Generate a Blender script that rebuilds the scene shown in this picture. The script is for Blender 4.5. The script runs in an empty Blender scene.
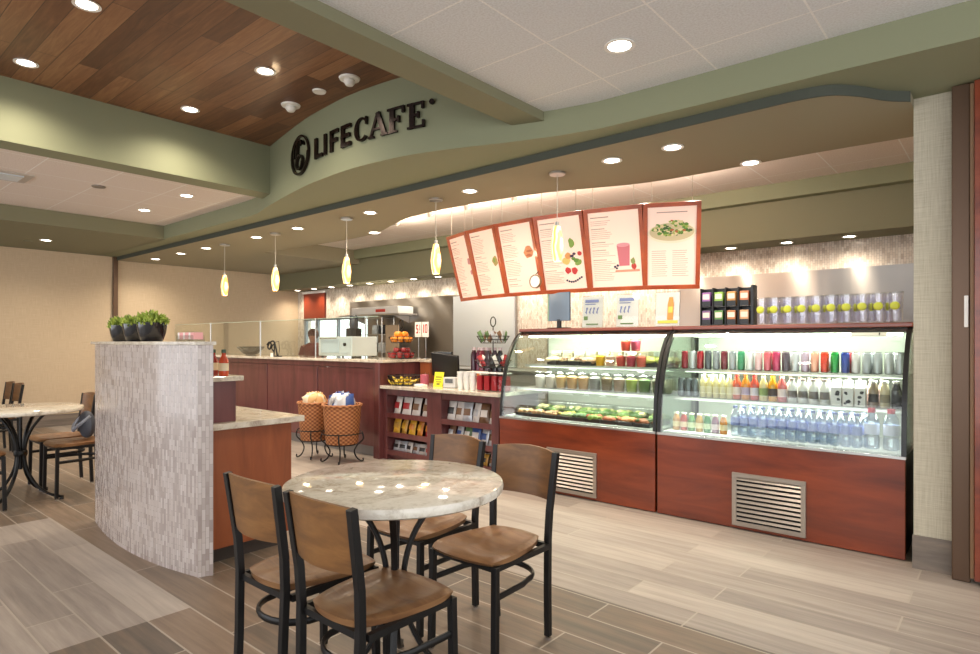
import bpy, bmesh, math, random
from mathutils import Vector, Matrix
random.seed(7)
PI = math.pi
SC = bpy.context.scene
COL = SC.collection

# ------------------------------------------------------------------ camera, world, big light, exposure
cam_d = bpy.data.cameras.new('camera')
cam = bpy.data.objects.new('camera', cam_d)
COL.objects.link(cam)
cam_d.sensor_width = 36.0
cam_d.lens = 612.0 / 980.0 * 36.0
cam_d.shift_y = 15.0 / 980.0
cam_d.clip_start = 0.05
cam.location = (0, 0, 1.30)
cam.rotation_euler = (PI / 2, 0, math.radians(40.44))
SC.camera = cam

world = bpy.data.worlds.new('daylight')
SC.world = world
world.use_nodes = True
bgn = world.node_tree.nodes['Background']
bgn.inputs[0].default_value = (0.97, 0.98, 1.0, 1)
bgn.inputs[1].default_value = 3.15

SC.view_settings.view_transform = 'Standard'
SC.view_settings.look = 'None'
SC.view_settings.gamma = 1.0
SC.view_settings.use_curve_mapping = False
SC.view_settings.exposure = 0.0
SC.cycles.max_bounces = 8
SC.cycles.diffuse_bounces = 5
SC.cycles.glossy_bounces = 4
SC.cycles.transparent_max_bounces = 24
SC.cycles.sample_clamp_indirect = 4.0
SC.cycles.caustics_reflective = False
SC.cycles.caustics_refractive = False

DOWN_W = 75.0      # watts of one recessed lamp
# ------------------------------------------------------------------ colour and materials
def lin(h):
    h = h.lstrip('#')
    out = []
    for i in (0, 2, 4):
        c = int(h[i:i + 2], 16) / 255.0
        out.append(c / 12.92 if c <= 0.04045 else ((c + 0.055) / 1.055) ** 2.4)
    return tuple(out) + (1.0,)

MATS = {}
def mat(name, color='#808080', rough=0.5, metal=0.0, emit=None, es=0.0, spec=0.5, coat=0.0, alpha=None, sub=None):
    if name in MATS: return MATS[name]
    m = bpy.data.materials.new(name); m.use_nodes = True
    b = m.node_tree.nodes['Principled BSDF']
    b.inputs['Base Color'].default_value = lin(color)
    b.inputs['Roughness'].default_value = rough
    b.inputs['Metallic'].default_value = metal
    b.inputs['Specular IOR Level'].default_value = spec
    b.inputs['Coat Weight'].default_value = coat
    b.inputs['Coat Roughness'].default_value = 0.08
    if emit:
        b.inputs['Emission Color'].default_value = lin(emit)
        b.inputs['Emission Strength'].default_value = es
    MATS[name] = m
    return m

def nn(m, t, **kw):
    n = m.node_tree.nodes.new(t)
    for k, v in kw.items(): setattr(n, k, v)
    return n
def lk(m, a, b): m.node_tree.links.new(a, b)
def uvmap(m, scale=(1, 1, 1), rot=(0, 0, 0), src='UV'):
    tc = nn(m, 'ShaderNodeTexCoord'); mp = nn(m, 'ShaderNodeMapping')
    mp.inputs['Scale'].default_value = scale; mp.inputs['Rotation'].default_value = rot
    lk(m, tc.outputs[src], mp.inputs['Vector'])
    return mp.outputs['Vector']
def ramp(m, fac, stops):
    r = nn(m, 'ShaderNodeValToRGB')
    e = r.color_ramp.elements
    while len(e) < len(stops): e.new(0.5)
    for el, (p, c) in zip(e, stops):
        el.position = p; el.color = lin(c)
    lk(m, fac, r.inputs['Fac'])
    return r.outputs['Color']
def noise(m, vec, scale, detail=4, rough=0.55, dist=0.0):
    n = nn(m, 'ShaderNodeTexNoise')
    n.inputs['Scale'].default_value = scale; n.inputs['Detail'].default_value = detail
    n.inputs['Roughness'].default_value = rough; n.inputs['Distortion'].default_value = dist
    lk(m, vec, n.inputs['Vector'])
    return n.outputs['Fac']
def mixc(m, fac, a, b, mode='MIX'):
    n = nn(m, 'ShaderNodeMix', data_type='RGBA', blend_type=mode)
    if isinstance(fac, float): n.inputs[0].default_value = fac
    else: lk(m, fac, n.inputs[0])
    for s, i in ((a, 6), (b, 7)):
        if isinstance(s, str): n.inputs[i].default_value = lin(s)
        else: lk(m, s, n.inputs[i])
    return n.outputs[2]
def bump(m, h, strength=0.2, dist=0.01):
    b = nn(m, 'ShaderNodeBump'); b.inputs['Strength'].default_value = strength
    b.inputs['Distance'].default_value = dist
    lk(m, h, b.inputs['Height'])
    lk(m, b.outputs['Normal'], m.node_tree.nodes['Principled BSDF'].inputs['Normal'])
def base(m, c): lk(m, c, m.node_tree.nodes['Principled BSDF'].inputs['Base Color'])
def math_(m, op, a, b=0.0):
    n = nn(m, 'ShaderNodeMath', operation=op)
    for s, i in ((a, 0), (b, 1)):
        if isinstance(s, (int, float)): n.inputs[i].default_value = s
        else: lk(m, s, n.inputs[i])
    return n.outputs[0]

def wood(name, c0, c1, c2, rough=0.35, scale=(1.2, 14, 14), coat=0.3, src='UV', rot=(0, 0, 0)):
    m = mat(name, c1, rough, coat=coat)
    v = uvmap(m, scale, rot, src)
    f = noise(m, v, 1.6, 6, 0.6, 0.6)
    base(m, ramp(m, f, [(0.28, c0), (0.5, c1), (0.75, c2)]))
    return m

M_green = mat('olive_paint', '#7c7a60', 0.75)
M_green2 = mat('sage_paint', '#84876b', 0.75)
M_tan = mat('soffit_paint', '#928a72', 0.8)
M_dkgreen = mat('dark_green_paint', '#43473d', 0.7)
M_white = mat('white_enamel', '#e6e4de', 0.4)
M_black = mat('black_metal', '#131212', 0.42, 0.0, coat=0.0, spec=0.35)
M_blk = mat('black_plastic', '#121315', 0.35)
M_chrome = mat('chrome', '#d9d9d9', 0.15, 1.0)
M_bronze = mat('dark_bronze', '#5d4838', 0.35, 0.5)
M_recess = mat('dark_recess', '#0c0b0b', 0.8)

def tileceil(name, c, ox, oy):
    m = mat(name, c, 0.9)
    v = uvmap(m)
    mp = [n for n in m.node_tree.nodes if n.type == 'MAPPING'][0]
    mp.inputs['Location'].default_value = (ox, oy, 0)
    b = nn(m, 'ShaderNodeTexBrick'); b.offset = 0.0
    b.inputs['Scale'].default_value = 1.0
    b.inputs['Brick Width'].default_value = 0.57; b.inputs['Row Height'].default_value = 0.58
    b.inputs['Mortar Size'].default_value = 0.006; b.inputs['Mortar Smooth'].default_value = 0.3
    b.inputs['Color1'].default_value = lin(c); b.inputs['Color2'].default_value = lin(c)
    b.inputs['Mortar'].default_value = lin('#f0efec')
    lk(m, v, b.inputs['Vector'])
    f = noise(m, v, 90, 3)
    sp = ramp(m, f, [(0.35, '#dedad6'), (0.6, '#ffffff')])
    base(m, mixc(m, 0.5, b.outputs['Color'], sp, 'MULTIPLY'))
    bump(m, f, 0.25, 0.004)
    return m
M_tile = tileceil('acoustic_tile', '#dcdedf', 0.16, 0.25)
M_tile_side = tileceil('acoustic_tile_side', '#e2d8d0', 0.1, 0.2)

def fabric_wall(name, c0, c1):
    m = mat(name, c0, 0.85)
    v = uvmap(m, (6, 180, 1)); f = noise(m, v, 1.0, 3)
    v2 = uvmap(m, (180, 6, 1)); g = noise(m, v2, 1.0, 3)
    s = math_(m, 'MULTIPLY', math_(m, 'ADD', f, g), 0.5)
    base(m, ramp(m, s, [(0.35, c0), (0.65, c1)]))
    bump(m, s, 0.12, 0.003)
    return m
M_wall = fabric_wall('woven_wallcover_beige', '#bfa98c', '#d0bc9f')
M_wallr = fabric_wall('woven_wallcover_grey', '#aaa28f', '#c6c0ac')

# wood plank ceiling
M_woodceil = mat('ceiling_planks', '#6b4028', 0.45, coat=0.1)
def _wc():
    m = M_woodceil
    v = uvmap(m)
    b = nn(m, 'ShaderNodeTexBrick'); b.offset = 0.37; b.offset_frequency = 2
    b.inputs['Scale'].default_value = 1.0
    b.inputs['Brick Width'].default_value = 1.7; b.inputs['Row Height'].default_value = 0.13
    b.inputs['Mortar Size'].default_value = 0.0025; b.inputs['Bias'].default_value = 0.0
    b.inputs['Color1'].default_value = (0, 0, 0, 1); b.inputs['Color2'].default_value = (1, 1, 1, 1)
    b.inputs['Mortar'].default_value = (0.1, 0.1, 0.1, 1)
    lk(m, v, b.inputs['Vector'])
    f = noise(m, uvmap(m, (1.5, 16, 1)), 1.5, 6, 0.6, 1.5)
    g = math_(m, 'ADD', math_(m, 'MULTIPLY', b.outputs['Color'], 0.45), math_(m, 'MULTIPLY', f, 0.6))
    c = ramp(m, g, [(0.15, '#3f261b'), (0.42, '#654029'), (0.66, '#845a3c'), (0.95, '#a88058')])
    base(m, mixc(m, math_(m, 'MULTIPLY', b.outputs['Fac'], 0.6), c, '#2a1812'))
_wc()

# plank-look floor tiles : pale field with dark bands
M_floor = mat('plank_tile_floor', '#85776a', 0.42, spec=0.4)
def _fl():
    m = M_floor
    v = uvmap(m)
    b = nn(m, 'ShaderNodeTexBrick'); b.offset = 0.33; b.offset_frequency = 2
    b.inputs['Scale'].default_value = 1.0
    b.inputs['Brick Width'].default_value = 1.13; b.inputs['Row Height'].default_value = 0.195
    b.inputs['Mortar Size'].default_value = 0.0045; b.inputs['Mortar Smooth'].default_value = 0.1
    b.inputs['Color1'].default_value = (0, 0, 0, 1); b.inputs['Color2'].default_value = (1, 1, 1, 1)
    b.inputs['Mortar'].default_value = (0.5, 0.5, 0.5, 1)
    mp = [n for n in m.node_tree.nodes if n.type == 'MAPPING'][0]
    mp.inputs['Location'].default_value = (0.02, -0.16, 0)
    lk(m, v, b.inputs['Vector'])
    f = noise(m, uvmap(m, (0.9, 14, 1)), 1.6, 8, 0.66, 0.35)
    f2 = noise(m, uvmap(m), 1.7, 3, 0.5)
    g = math_(m, 'ADD', math_(m, 'MULTIPLY', b.outputs['Color'], 0.26), math_(m, 'ADD', math_(m, 'MULTIPLY', f, 0.72), math_(m, 'MULTIPLY', f2, 0.15)))
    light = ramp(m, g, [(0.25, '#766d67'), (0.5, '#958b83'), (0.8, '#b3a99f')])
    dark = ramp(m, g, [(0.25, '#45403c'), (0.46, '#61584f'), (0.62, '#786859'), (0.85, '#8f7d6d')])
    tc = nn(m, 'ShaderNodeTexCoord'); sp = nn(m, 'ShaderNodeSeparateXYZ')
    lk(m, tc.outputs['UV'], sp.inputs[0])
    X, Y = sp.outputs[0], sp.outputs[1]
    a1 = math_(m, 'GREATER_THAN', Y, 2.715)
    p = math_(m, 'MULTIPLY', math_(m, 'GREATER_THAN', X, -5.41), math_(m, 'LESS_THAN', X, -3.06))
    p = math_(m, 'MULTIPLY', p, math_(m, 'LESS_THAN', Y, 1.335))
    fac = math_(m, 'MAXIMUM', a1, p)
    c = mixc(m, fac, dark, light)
    c = mixc(m, math_(m, 'MULTIPLY', b.outputs['Fac'], 0.8), c, '#a89e92')
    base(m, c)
    bump(m, math_(m, 'SUBTRACT', math_(m, 'MULTIPLY', f, 0.3), b.outputs['Fac']), 0.25, 0.003)
_fl()
M_basetile = wood('plank_tile_base', '#5d554e', '#71675e', '#8a7c6e', 0.5, (1.5, 12, 1), 0.0)

def mosaic(name, w, h, cols, rough=0.3, coat=0.3, swap=True, mort='#a0958c', ms=0.0012):
    m = mat(name, cols[1][1], rough, coat=coat)
    v = uvmap(m, (1, 1, 1), (0, 0, PI / 2) if swap else (0, 0, 0))
    b = nn(m, 'ShaderNodeTexBrick'); b.offset = 0.43
    b.inputs['Scale'].default_value = 1.0
    b.inputs['Brick Width'].default_value = w; b.inputs['Row Height'].default_value = h
    b.inputs['Mortar Size'].default_value = ms; b.inputs['Bias'].default_value = 0.0
    b.inputs['Color1'].default_value = (0, 0, 0, 1); b.inputs['Color2'].default_value = (1, 1, 1, 1)
    lk(m, v, b.inputs['Vector'])
    f = noise(m, uvmap(m), 9, 4)
    g = math_(m, 'ADD', math_(m, 'MULTIPLY', b.outputs['Color'], 0.6), math_(m, 'MULTIPLY', f, 0.4))
    base(m, mixc(m, b.outputs['Fac'], ramp(m, g, cols), mort))
    r = nn(m, 'ShaderNodeMapRange'); lk(m, b.outputs['Color'], r.inputs[0])
    r.inputs[3].default_value = rough * 0.5; r.inputs[4].default_value = rough * 1.6
    lk(m, r.outputs[0], m.node_tree.nodes['Principled BSDF'].inputs['Roughness'])
    bump(m, math_(m, 'SUBTRACT', math_(m, 'MULTIPLY', b.outputs['Color'], 0.6), b.outputs['Fac']), 0.35, 0.003)
    return m
M_pony = mosaic('stone_strip_mosaic', 0.062, 0.017, [(0.1, '#978984'), (0.35, '#ada09a'), (0.6, '#bbafa9'), (0.9, '#cdc4c0')])
M_backtile = mosaic('beige_stone_mosaic', 0.05, 0.022, [(0.1, '#b0a08c'), (0.3, '#cdbfae'), (0.6, '#ddd2c3'), (0.9, '#e9e2d6')], 0.4)

M_cherry = wood('cherry_laminate', '#56210f', '#763017', '#8f4121', 0.3, (0.8, 5, 1), 0.4)
M_mahog = wood('mahogany_panel', '#4a2625', '#623434', '#734040', 0.3, (6, 0.8, 1), 0.4)
M_cab = wood('brown_cherry_panel', '#743a1e', '#8b4927', '#9c5832', 0.4, (6, 0.7, 1), 0.2)
M_frame = wood('orange_cherry_frame', '#8a3c1c', '#a84c26', '#bd5c30', 0.35, (3, 3, 3), 0.3)
M_seat = wood('walnut_seat', '#69462c', '#835d3c', '#98724c', 0.42, (1.6, 12, 1), 0.05)
M_backr = wood('walnut_ply', '#5a3b1e', '#7a522a', '#966a3a', 0.45, (2.5, 9, 1), 0.05)

def granite(name, cols, rough=0.07):
    m = mat(name, cols[1][1], rough, spec=0.4)
    v = uvmap(m)
    f = noise(m, v, 7, 8, 0.68, 1.6); g = noise(m, v, 60, 3)
    s = math_(m, 'ADD', math_(m, 'MULTIPLY', f, 0.8), math_(m, 'MULTIPLY', g, 0.2))
    base(m, ramp(m, s, cols))
    return m
M_granite = granite('cream_granite', [(0.30, '#94887b'), (0.41, '#bfb6a6'), (0.50, '#d9d3c5'), (0.68, '#e8e3d8')])
M_granite2 = granite('tan_granite', [(0.30, '#94877a'), (0.42, '#b9ad9c'), (0.52, '#d0c7b7'), (0.7, '#ddd6c9')])

def steel(name, rough=0.25, st=(90, 2, 1), c='#b9bbbd', b=0.15):
    m = mat(name, c, rough, 1.0)
    f = noise(m, uvmap(m, st), 1.0, 3)
    bump(m, f, b, 0.002)
    return m
M_steel = mat('brushed_steel', '#aca69f', 0.34, 1.0)
def _st():
    m = M_steel; b = m.node_tree.nodes['Principled BSDF']
    tg = nn(m, 'ShaderNodeTangent'); tg.direction_type = 'UV_MAP'; tg.uv_map = 'UVMap'
    lk(m, tg.outputs[0], b.inputs['Tangent'])
    b.inputs['Anisotropic'].default_value = 0.85; b.inputs['Anisotropic Rotation'].default_value = 0.25
    f = noise(m, uvmap(m, (3, 0.4, 1)), 1.5, 2)
    bump(m, f, 0.35, 0.02)
_st()
M_steelt = steel('satin_steel', 0.3, (90, 90, 1), '#c4c4c2', 0.05)

def glassmat(name, tint='#f2faf6', refl=0.9, base_r=0.04):
    m = bpy.data.materials.new(name); m.use_nodes = True
    nt = m.node_tree; nt.nodes.clear()
    o = nt.nodes.new('ShaderNodeOutputMaterial'); t = nt.nodes.new('ShaderNodeBsdfTransparent')
    g = nt.nodes.new('ShaderNodeBsdfGlossy'); x = nt.nodes.new('ShaderNodeMixShader')
    f = nt.nodes.new('ShaderNodeLayerWeight'); f.inputs[0].default_value = 0.5
    pw = nt.nodes.new('ShaderNodeMath'); pw.operation = 'POWER'; pw.inputs[1].default_value = 3.15
    ml = nt.nodes.new('ShaderNodeMath'); ml.operation = 'MULTIPLY_ADD'; ml.inputs[1].default_value = 0.75; ml.inputs[2].default_value = base_r
    nt.links.new(f.outputs['Facing'], pw.inputs[0]); nt.links.new(pw.outputs[0], ml.inputs[0])
    t.inputs[0].default_value = lin(tint); g.inputs['Roughness'].default_value = 0.02
    g.inputs[0].default_value = (refl, refl, refl, 1)
    nt.links.new(ml.outputs[0], x.inputs[0]); nt.links.new(t.outputs[0], x.inputs[1]); nt.links.new(g.outputs[0], x.inputs[2])
    nt.links.new(x.outputs[0], o.inputs[0])
    MATS[name] = m
    return m
M_glass = glassmat('clear_glass', '#f6faf7')
M_glassg = glassmat('greenish_glass', '#fafdfb')
M_plast = glassmat('clear_plastic', '#f8f9f9', 0.7, 0.03)
M_water = mat('bottled_water', '#dce6f4', 0.12, coat=0.5)

# ------------------------------------------------------------------ mesh helpers
class MB:
    def __init__(s): s.v = []; s.f = []; s.sm = []; s.mi = []; s.cur = 0
    def add(s, vs, fs, smooth=False, M=None):
        n = len(s.v)
        for p in vs:
            p = Vector(p)
            s.v.append(M @ p if M is not None else p)
        for f in fs:
            s.f.append([n + i for i in f]); s.sm.append(smooth); s.mi.append(s.cur)
        return s
    def box(s, x0, x1, y0, y1, z0, z1, M=None):
        vs = [(x0,y0,z0),(x1,y0,z0),(x1,y1,z0),(x0,y1,z0),(x0,y0,z1),(x1,y0,z1),(x1,y1,z1),(x0,y1,z1)]
        return s.add(vs, [(3,2,1,0),(4,5,6,7),(0,1,5,4),(1,2,6,5),(2,3,7,6),(3,0,4,7)], False, M)
    def prism(s, poly, a0, a1, axis='z', smooth=False, M=None):
        a = 0
        for i in range(len(poly)):
            p, q = poly[i], poly[(i + 1) % len(poly)]; a += p[0] * q[1] - q[0] * p[1]
        if a < 0: poly = poly[::-1]
        def mk(p, w):
            return (p[0], p[1], w) if axis == 'z' else (p[0], w, p[1]) if axis == 'y' else (w, p[0], p[1])
        n = len(poly)
        vs = [mk(p, a0) for p in poly] + [mk(p, a1) for p in poly]
        fs = [tuple(range(n))[::-1], tuple(range(n, 2 * n))]
        sd = [(i, (i + 1) % n, n + (i + 1) % n, n + i) for i in range(n)]
        if axis == 'y': fs = [f[::-1] for f in fs]; sd = [f[::-1] for f in sd]
        s.add(vs, fs + sd, False, M)
        if smooth:
            for k in range(1, n + 1): s.sm[-k] = True
        return s
    def tube(s, pts, r, n=8, closed=False, caps=True, flat=None, M=None):
        pts = [Vector(p) for p in pts]; m = len(pts)
        rs = r if isinstance(r, (list, tuple)) else [r] * m
        vs = []; up = None
        for i, p in enumerate(pts):
            a = pts[(i - 1) % m] if (closed or i > 0) else p
            b = pts[(i + 1) % m] if (closed or i < m - 1) else p
            t = (b - a).normalized()
            if up is None:
                up = Vector((0, 0, 1)) if abs(t.z) < 0.9 else Vector((1, 0, 0))
            sd = t.cross(up)
            if sd.length < 1e-5: sd = t.cross(Vector((0, 1, 0)))
            sd.normalize(); u2 = sd.cross(t).normalized(); up = u2
            for k in range(n):
                an = 2 * PI * (k + 0.5) / n
                c, q = math.cos(an), math.sin(an)
                if flat: vs.append(p + sd * c * flat[0] + u2 * q * flat[1])
                else: vs.append(p + (sd * c + u2 * q) * rs[i])
        fs = []
        for i in range(m if closed else m - 1):
            j = (i + 1) % m
            for k in range(n):
                l = (k + 1) % n
                fs.append((i * n + k, i * n + l, j * n + l, j * n + k))
        if caps and not closed:
            fs.append(tuple(range(n))[::-1]); fs.append(tuple((m - 1) * n + k for k in range(n)))
        return s.add(vs, fs, n > 4, M)
    def lathe(s, prof, n=20, c=(0, 0, 0), M=None, smooth=True, sx=1, sy=1, cap=True):
        vs = []; fs = []
        for r, z in prof:
            for k in range(n):
                a = 2 * PI * k / n
                vs.append((c[0] + r * math.cos(a) * sx, c[1] + r * math.sin(a) * sy, c[2] + z))
        for i in range(len(prof) - 1):
            for k in range(n):
                l = (k + 1) % n
                fs.append((i * n + k, i * n + l, (i + 1) * n + l, (i + 1) * n + k))
        if cap and prof[0][0] > 1e-4: fs.append(tuple(range(n))[::-1])
        if cap and prof[-1][0] > 1e-4: fs.append(tuple((len(prof) - 1) * n + k for k in range(n)))
        return s.add(vs, fs, smooth, M)
    def ball(s, c, r, n=10, sc=(1, 1, 1), M=None):
        pr = [(max(1e-5, r * math.sin(PI * i / n)), -r * math.cos(PI * i / n)) for i in range(n + 1)]
        T = Matrix.Translation(c) @ Matrix.Diagonal((sc[0], sc[1], sc[2], 1))
        if M is not None: T = M @ T
        return s.lathe(pr, n + 4, (0, 0, 0), T)
    def pillow(s, w, h, t, M=None, top=0.012):
        # a filled bag standing in the xz plane: pinched seams top and bottom
        vs = []; fs = []; nx, nz = 6, 8
        for side in (-1, 1):
            for j in range(nz + 1):
                v = j / nz
                bul = math.sin(PI * v) ** 0.5 if 0 < v < 1 else 0
                for i in range(nx + 1):
                    u = i / nx
                    d = t / 2 * bul * (math.sin(PI * u) ** 0.5 if 0 < i < nx else 0) + 0.0008
                    wv = w / 2 * (1 - 0.07 * math.sin(PI * v))
                    vs.append(((u * 2 - 1) * wv, side * d, v * h))
        st = (nx + 1) * (nz + 1)
        for si in (0, 1):
            for j in range(nz):
                for i in range(nx):
                    a = si * st + j * (nx + 1) + i
                    q = (a, a + 1, a + nx + 2, a + nx + 1)
                    fs.append(q if si == 0 else q[::-1])
        def loop():
            L = [i for i in range(nx + 1)] + [j * (nx + 1) + nx for j in range(1, nz + 1)]
            L += [nz * (nx + 1) + i for i in range(nx - 1, -1, -1)] + [j * (nx + 1) for j in range(nz - 1, 0, -1)]
            return L
        L = loop()
        for a, b in zip(L, L[1:] + L[:1]): fs.append((b, a, a + st, b + st))
        return s.add(vs, fs, True, M)
    def build(s, name, m, parent=None, bevel=0.0, seg=2, sharp=35):
        me = bpy.data.meshes.new(name)
        me.from_pydata([tuple(v) for v in s.v], [], s.f)
        uv = me.uv_layers.new(name='UVMap')
        for p, sm in zip(me.polygons, s.sm):
            p.use_smooth = sm
            nrm = p.normal; ax = max(range(3), key=lambda i: abs(nrm[i]))
            for li in p.loop_indices:
                c = me.vertices[me.loops[li].vertex_index].co
                uv.data[li].uv = (c.y, c.z) if ax == 0 else (c.x, c.z) if ax == 1 else (c.x, c.y)
        ms = m if isinstance(m, (list, tuple)) else [m]
        for q in ms: me.materials.append(q)
        for p, i in zip(me.polygons, s.mi): p.material_index = i
        if any(s.sm):
            me.set_sharp_from_angle(angle=math.radians(sharp))
        o = bpy.data.objects.new(name, me); COL.objects.link(o)
        if parent: o.parent = parent
        if bevel:
            b = o.modifiers.new('edge', 'BEVEL'); b.width = bevel; b.segments = seg
            b.limit_method = 'ANGLE'; b.angle_limit = math.radians(40); b.harden_normals = False
        return o

def tag(o, label=None, cat=None, group=None, kind=None):
    if label: o['label'] = label
    if cat: o['category'] = cat
    if group: o['group'] = group
    if kind: o['kind'] = kind
    return o
def thing(name, label, cat, loc=(0, 0, 0), rz=0.0, group=None):
    o = bpy.data.objects.new(name, None); COL.objects.link(o)
    o.location = loc; o.rotation_euler = (0, 0, rz); o.empty_display_size = 0.1
    return tag(o, label, cat, group)
def struct(name, mb, m, label=None, cat='wall', bevel=0.0, parent=None):
    o = mb.build(name, m, parent, bevel)
    if parent is None: tag(o, label or name, cat, None, 'structure')
    return o
def dup(root, loc=None, rz=None, label=None, group=None, parent=None):
    r = root.copy(); COL.objects.link(r)
    if parent is not None: r.parent = parent
    if loc is not None: r.location = loc
    if rz is not None: r.rotation_euler = (0, 0, rz)
    if label: r['label'] = label
    if group: r['group'] = group
    for ch in root.children:
        dup(ch, parent=r)
    return r
B = MB
ORD = ['first', 'second', 'third', 'fourth', 'fifth', 'sixth', 'seventh', 'eighth', 'ninth', 'tenth', 'eleventh', 'twelfth',
       'thirteenth', 'fourteenth', 'fifteenth', 'sixteenth', 'seventeenth', 'eighteenth', 'nineteenth', 'twentieth',
       'twenty-first', 'twenty-second', 'twenty-third', 'twenty-fourth', 'twenty-fifth', 'twenty-sixth']

# ------------------------------------------------------------------ the room
XE = -11.25      # far end wall
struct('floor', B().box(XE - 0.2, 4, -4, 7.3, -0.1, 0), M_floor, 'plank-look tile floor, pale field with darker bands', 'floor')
struct('wall_left', B().box(XE - 0.2, XE, -4, 7.3, 0, 3.0), M_wall, 'beige woven wallcover on the far end wall', 'wall')
struct('baseboard_left', B().box(XE, XE + 0.015, -4, 4.4, 0, 0.18), M_basetile, 'grey-brown plank tile baseboard along the beige end wall', 'baseboard', 0.002)
# back wall with a window opening
WX0, WX1, WZ0, WZ1 = -11.05, -8.95, 0.95, 1.76
bw = B().box(XE, WX0, 7.07, 7.25, 0, 3.0).box(WX1, -0.2, 7.07, 7.25, 0, 3.0).box(WX0, WX1, 7.07, 7.25, 0, WZ0).box(WX0, WX1, 7.07, 7.25, WZ1, 3.0)
struct('wall_back', bw, M_backtile, 'beige stone mosaic back wall of the serving area', 'wall')
w = tag(bpy.data.objects.new('window_1', None), 'bright window in the back wall at the far end', 'window', None, 'structure'); COL.objects.link(w)
w.location = (0, 0, 0)
fb = B()
for x in (WX0, WX0 + 0.42, WX0 + 1.1, WX1 - 0.45, WX1 - 0.05): fb.box(x, x + 0.05, 7.09, 7.15, WZ0, WZ1)
fb.box(WX0, WX1, 7.09, 7.15, WZ0, WZ0 + 0.04).box(WX0, WX1, 7.09, 7.15, WZ1 - 0.03, WZ1).box(WX0 + 1.1, WX1, 7.1, 7.14, 1.32, 1.35)
fb.build('window_frame', mat('window_grey', '#7d8890', 0.4), w)
B().box(WX0, WX1, 7.11, 7.118, WZ0, WZ1).build('glass', M_glass, w)
# red panel above the window
rp = thing('wall_board', 'orange-red panel on the mosaic wall above the far window', 'panel', (-10.98, 7.05, 1.77))
B().box(0, 0.72, -0.02, 0.015, 0, 0.50).build('panel_board', mat('red_laminate', '#7c301b', 0.4), rp, 0.004)
B().box(-0.03, 0.75, -0.035, 0.015, 0.50, 0.54).build('top_rail', M_white, rp)
# steel wall cladding
struct('trim_2', B().box(-8.9, -5.5, 7.045, 7.07, 0.0, 2.05).box(-9.46, -8.9, 7.045, 7.07, 1.78, 2.05), M_steel, 'brushed steel cladding on the back wall, behind the register', 'cladding')
struct('reflection_panel', B().box(-6.75, -5.52, 7.02, 7.044, 0.93, 2.02), mat('reflection_steel', '#e3eaf0', 0.32, 0.7), 'paler steel panel beside the mosaic pier, added as a window reflection', 'cladding')  # panel added over the cladding; its pale colour imitates reflected windows
struct('trim_3', B().box(-3.03, -0.41, 7.045, 7.07, 0.0, 2.05), M_steel, 'brushed steel cladding on the back wall, behind the drink case', 'cladding')
struct('wall_right', B().box(-0.43, -0.255, 4.27, 7.25, 0, 2.95), M_wallr, 'grey woven wall end beside the drink case', 'wall')
struct('baseboard_right', B().box(-0.435, -0.25, 4.255, 4.27, 0, 0.19), M_basetile, 'plank tile baseboard on the grey wall end', 'baseboard')
struct('trim_1', B().box(XE, XE + 0.05, 3.63, 3.70, 0, 2.70), M_bronze, 'dark bronze grille guide on the far end wall', 'guide rail', 0.004)
gp = thing('grille_guide_post', 'dark bronze guide post right of the grey wall end', 'post', (-0.205, 4.24, 0))
B().box(-0.045, 0.035, -0.05, 0.05, 0, 2.70).build('post', M_bronze, gp, 0.006)
struct('wall_recess', B().box(-0.17, 4.0, 4.5, 4.6, 0, 2.9), M_wallr, 'grey woven wall behind the red wood door', 'wall')
struct('gap_shade', B().box(-0.17, -0.02, 4.40, 4.49, 0, 2.70), M_recess, 'black box added for the shade in the gap beside the bronze guide post', 'trim')  # solid dark strip standing in for the shade between post and door
dr = tag(bpy.data.objects.new('door_1', None), 'red-brown wood door at the right edge', 'door', None, 'structure'); COL.objects.link(dr)
dr.location = (-0.15, 4.16, 0)
B().box(0.0, 0.9, -0.02, 0.03, 0.03, 2.69).build('door_leaf', M_cherry, dr, 0.003)
B().box(-0.02, -0.004, 0.02, 0.16, 0.03, 2.69).build('door_edge', mat('tan_edge', '#8a6a4a', 0.5), dr)
tag(B().box(-0.195, -0.177, 4.17, 4.19, 1.38, 1.55).build('wall_switch', M_white, None, 0.002), 'small white switch plate on the bronze post at the right edge', 'switch')

# ceilings
ZO, ZI, ZC, ZW, ZB = 2.70, 2.645, 2.88, 3.30, 2.335
struct('ceiling_tile_front', B().box(-2.45, 4, -4, 3.6, ZC, ZC + 0.05), M_tile, 'white acoustic tile ceiling nearest the viewer', 'ceiling')
struct('ceiling_tile_left', B().box(-8.8, -6.0, -4, 3.55, ZC, ZC + 0.05), M_tile_side, 'acoustic tile ceiling left of the wood ceiling', 'ceiling')
struct('ceiling_wood', B().box(-5.79, -2.64, -4, 3.5, ZW, ZW + 0.05), M_woodceil, 'reddish wood plank ceiling', 'ceiling')
struct('ceiling_tile_serving', B().box(-8.6, -0.25, 4.1, 6.7, ZC, ZC + 0.05), M_tile_side, 'acoustic tile ceiling over the serving area', 'ceiling')
struct('beam_near', B().box(-2.66, -2.44, -4, 3.5, 2.815, ZW + 0.05), M_green, 'olive ceiling beam between wood and tile ceilings', 'beam')
struct('beam_middle', B().box(-6.02, -5.77, -4, 3.45, 2.815, ZW + 0.05), M_green2, 'sage ceiling beam on the left edge of the wood ceiling', 'beam')
struct('soffit_left', B().box(XE, -8.78, -4, 3.48, ZO, 3.0), M_green, 'olive soffit along the far end wall', 'soffit')
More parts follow.
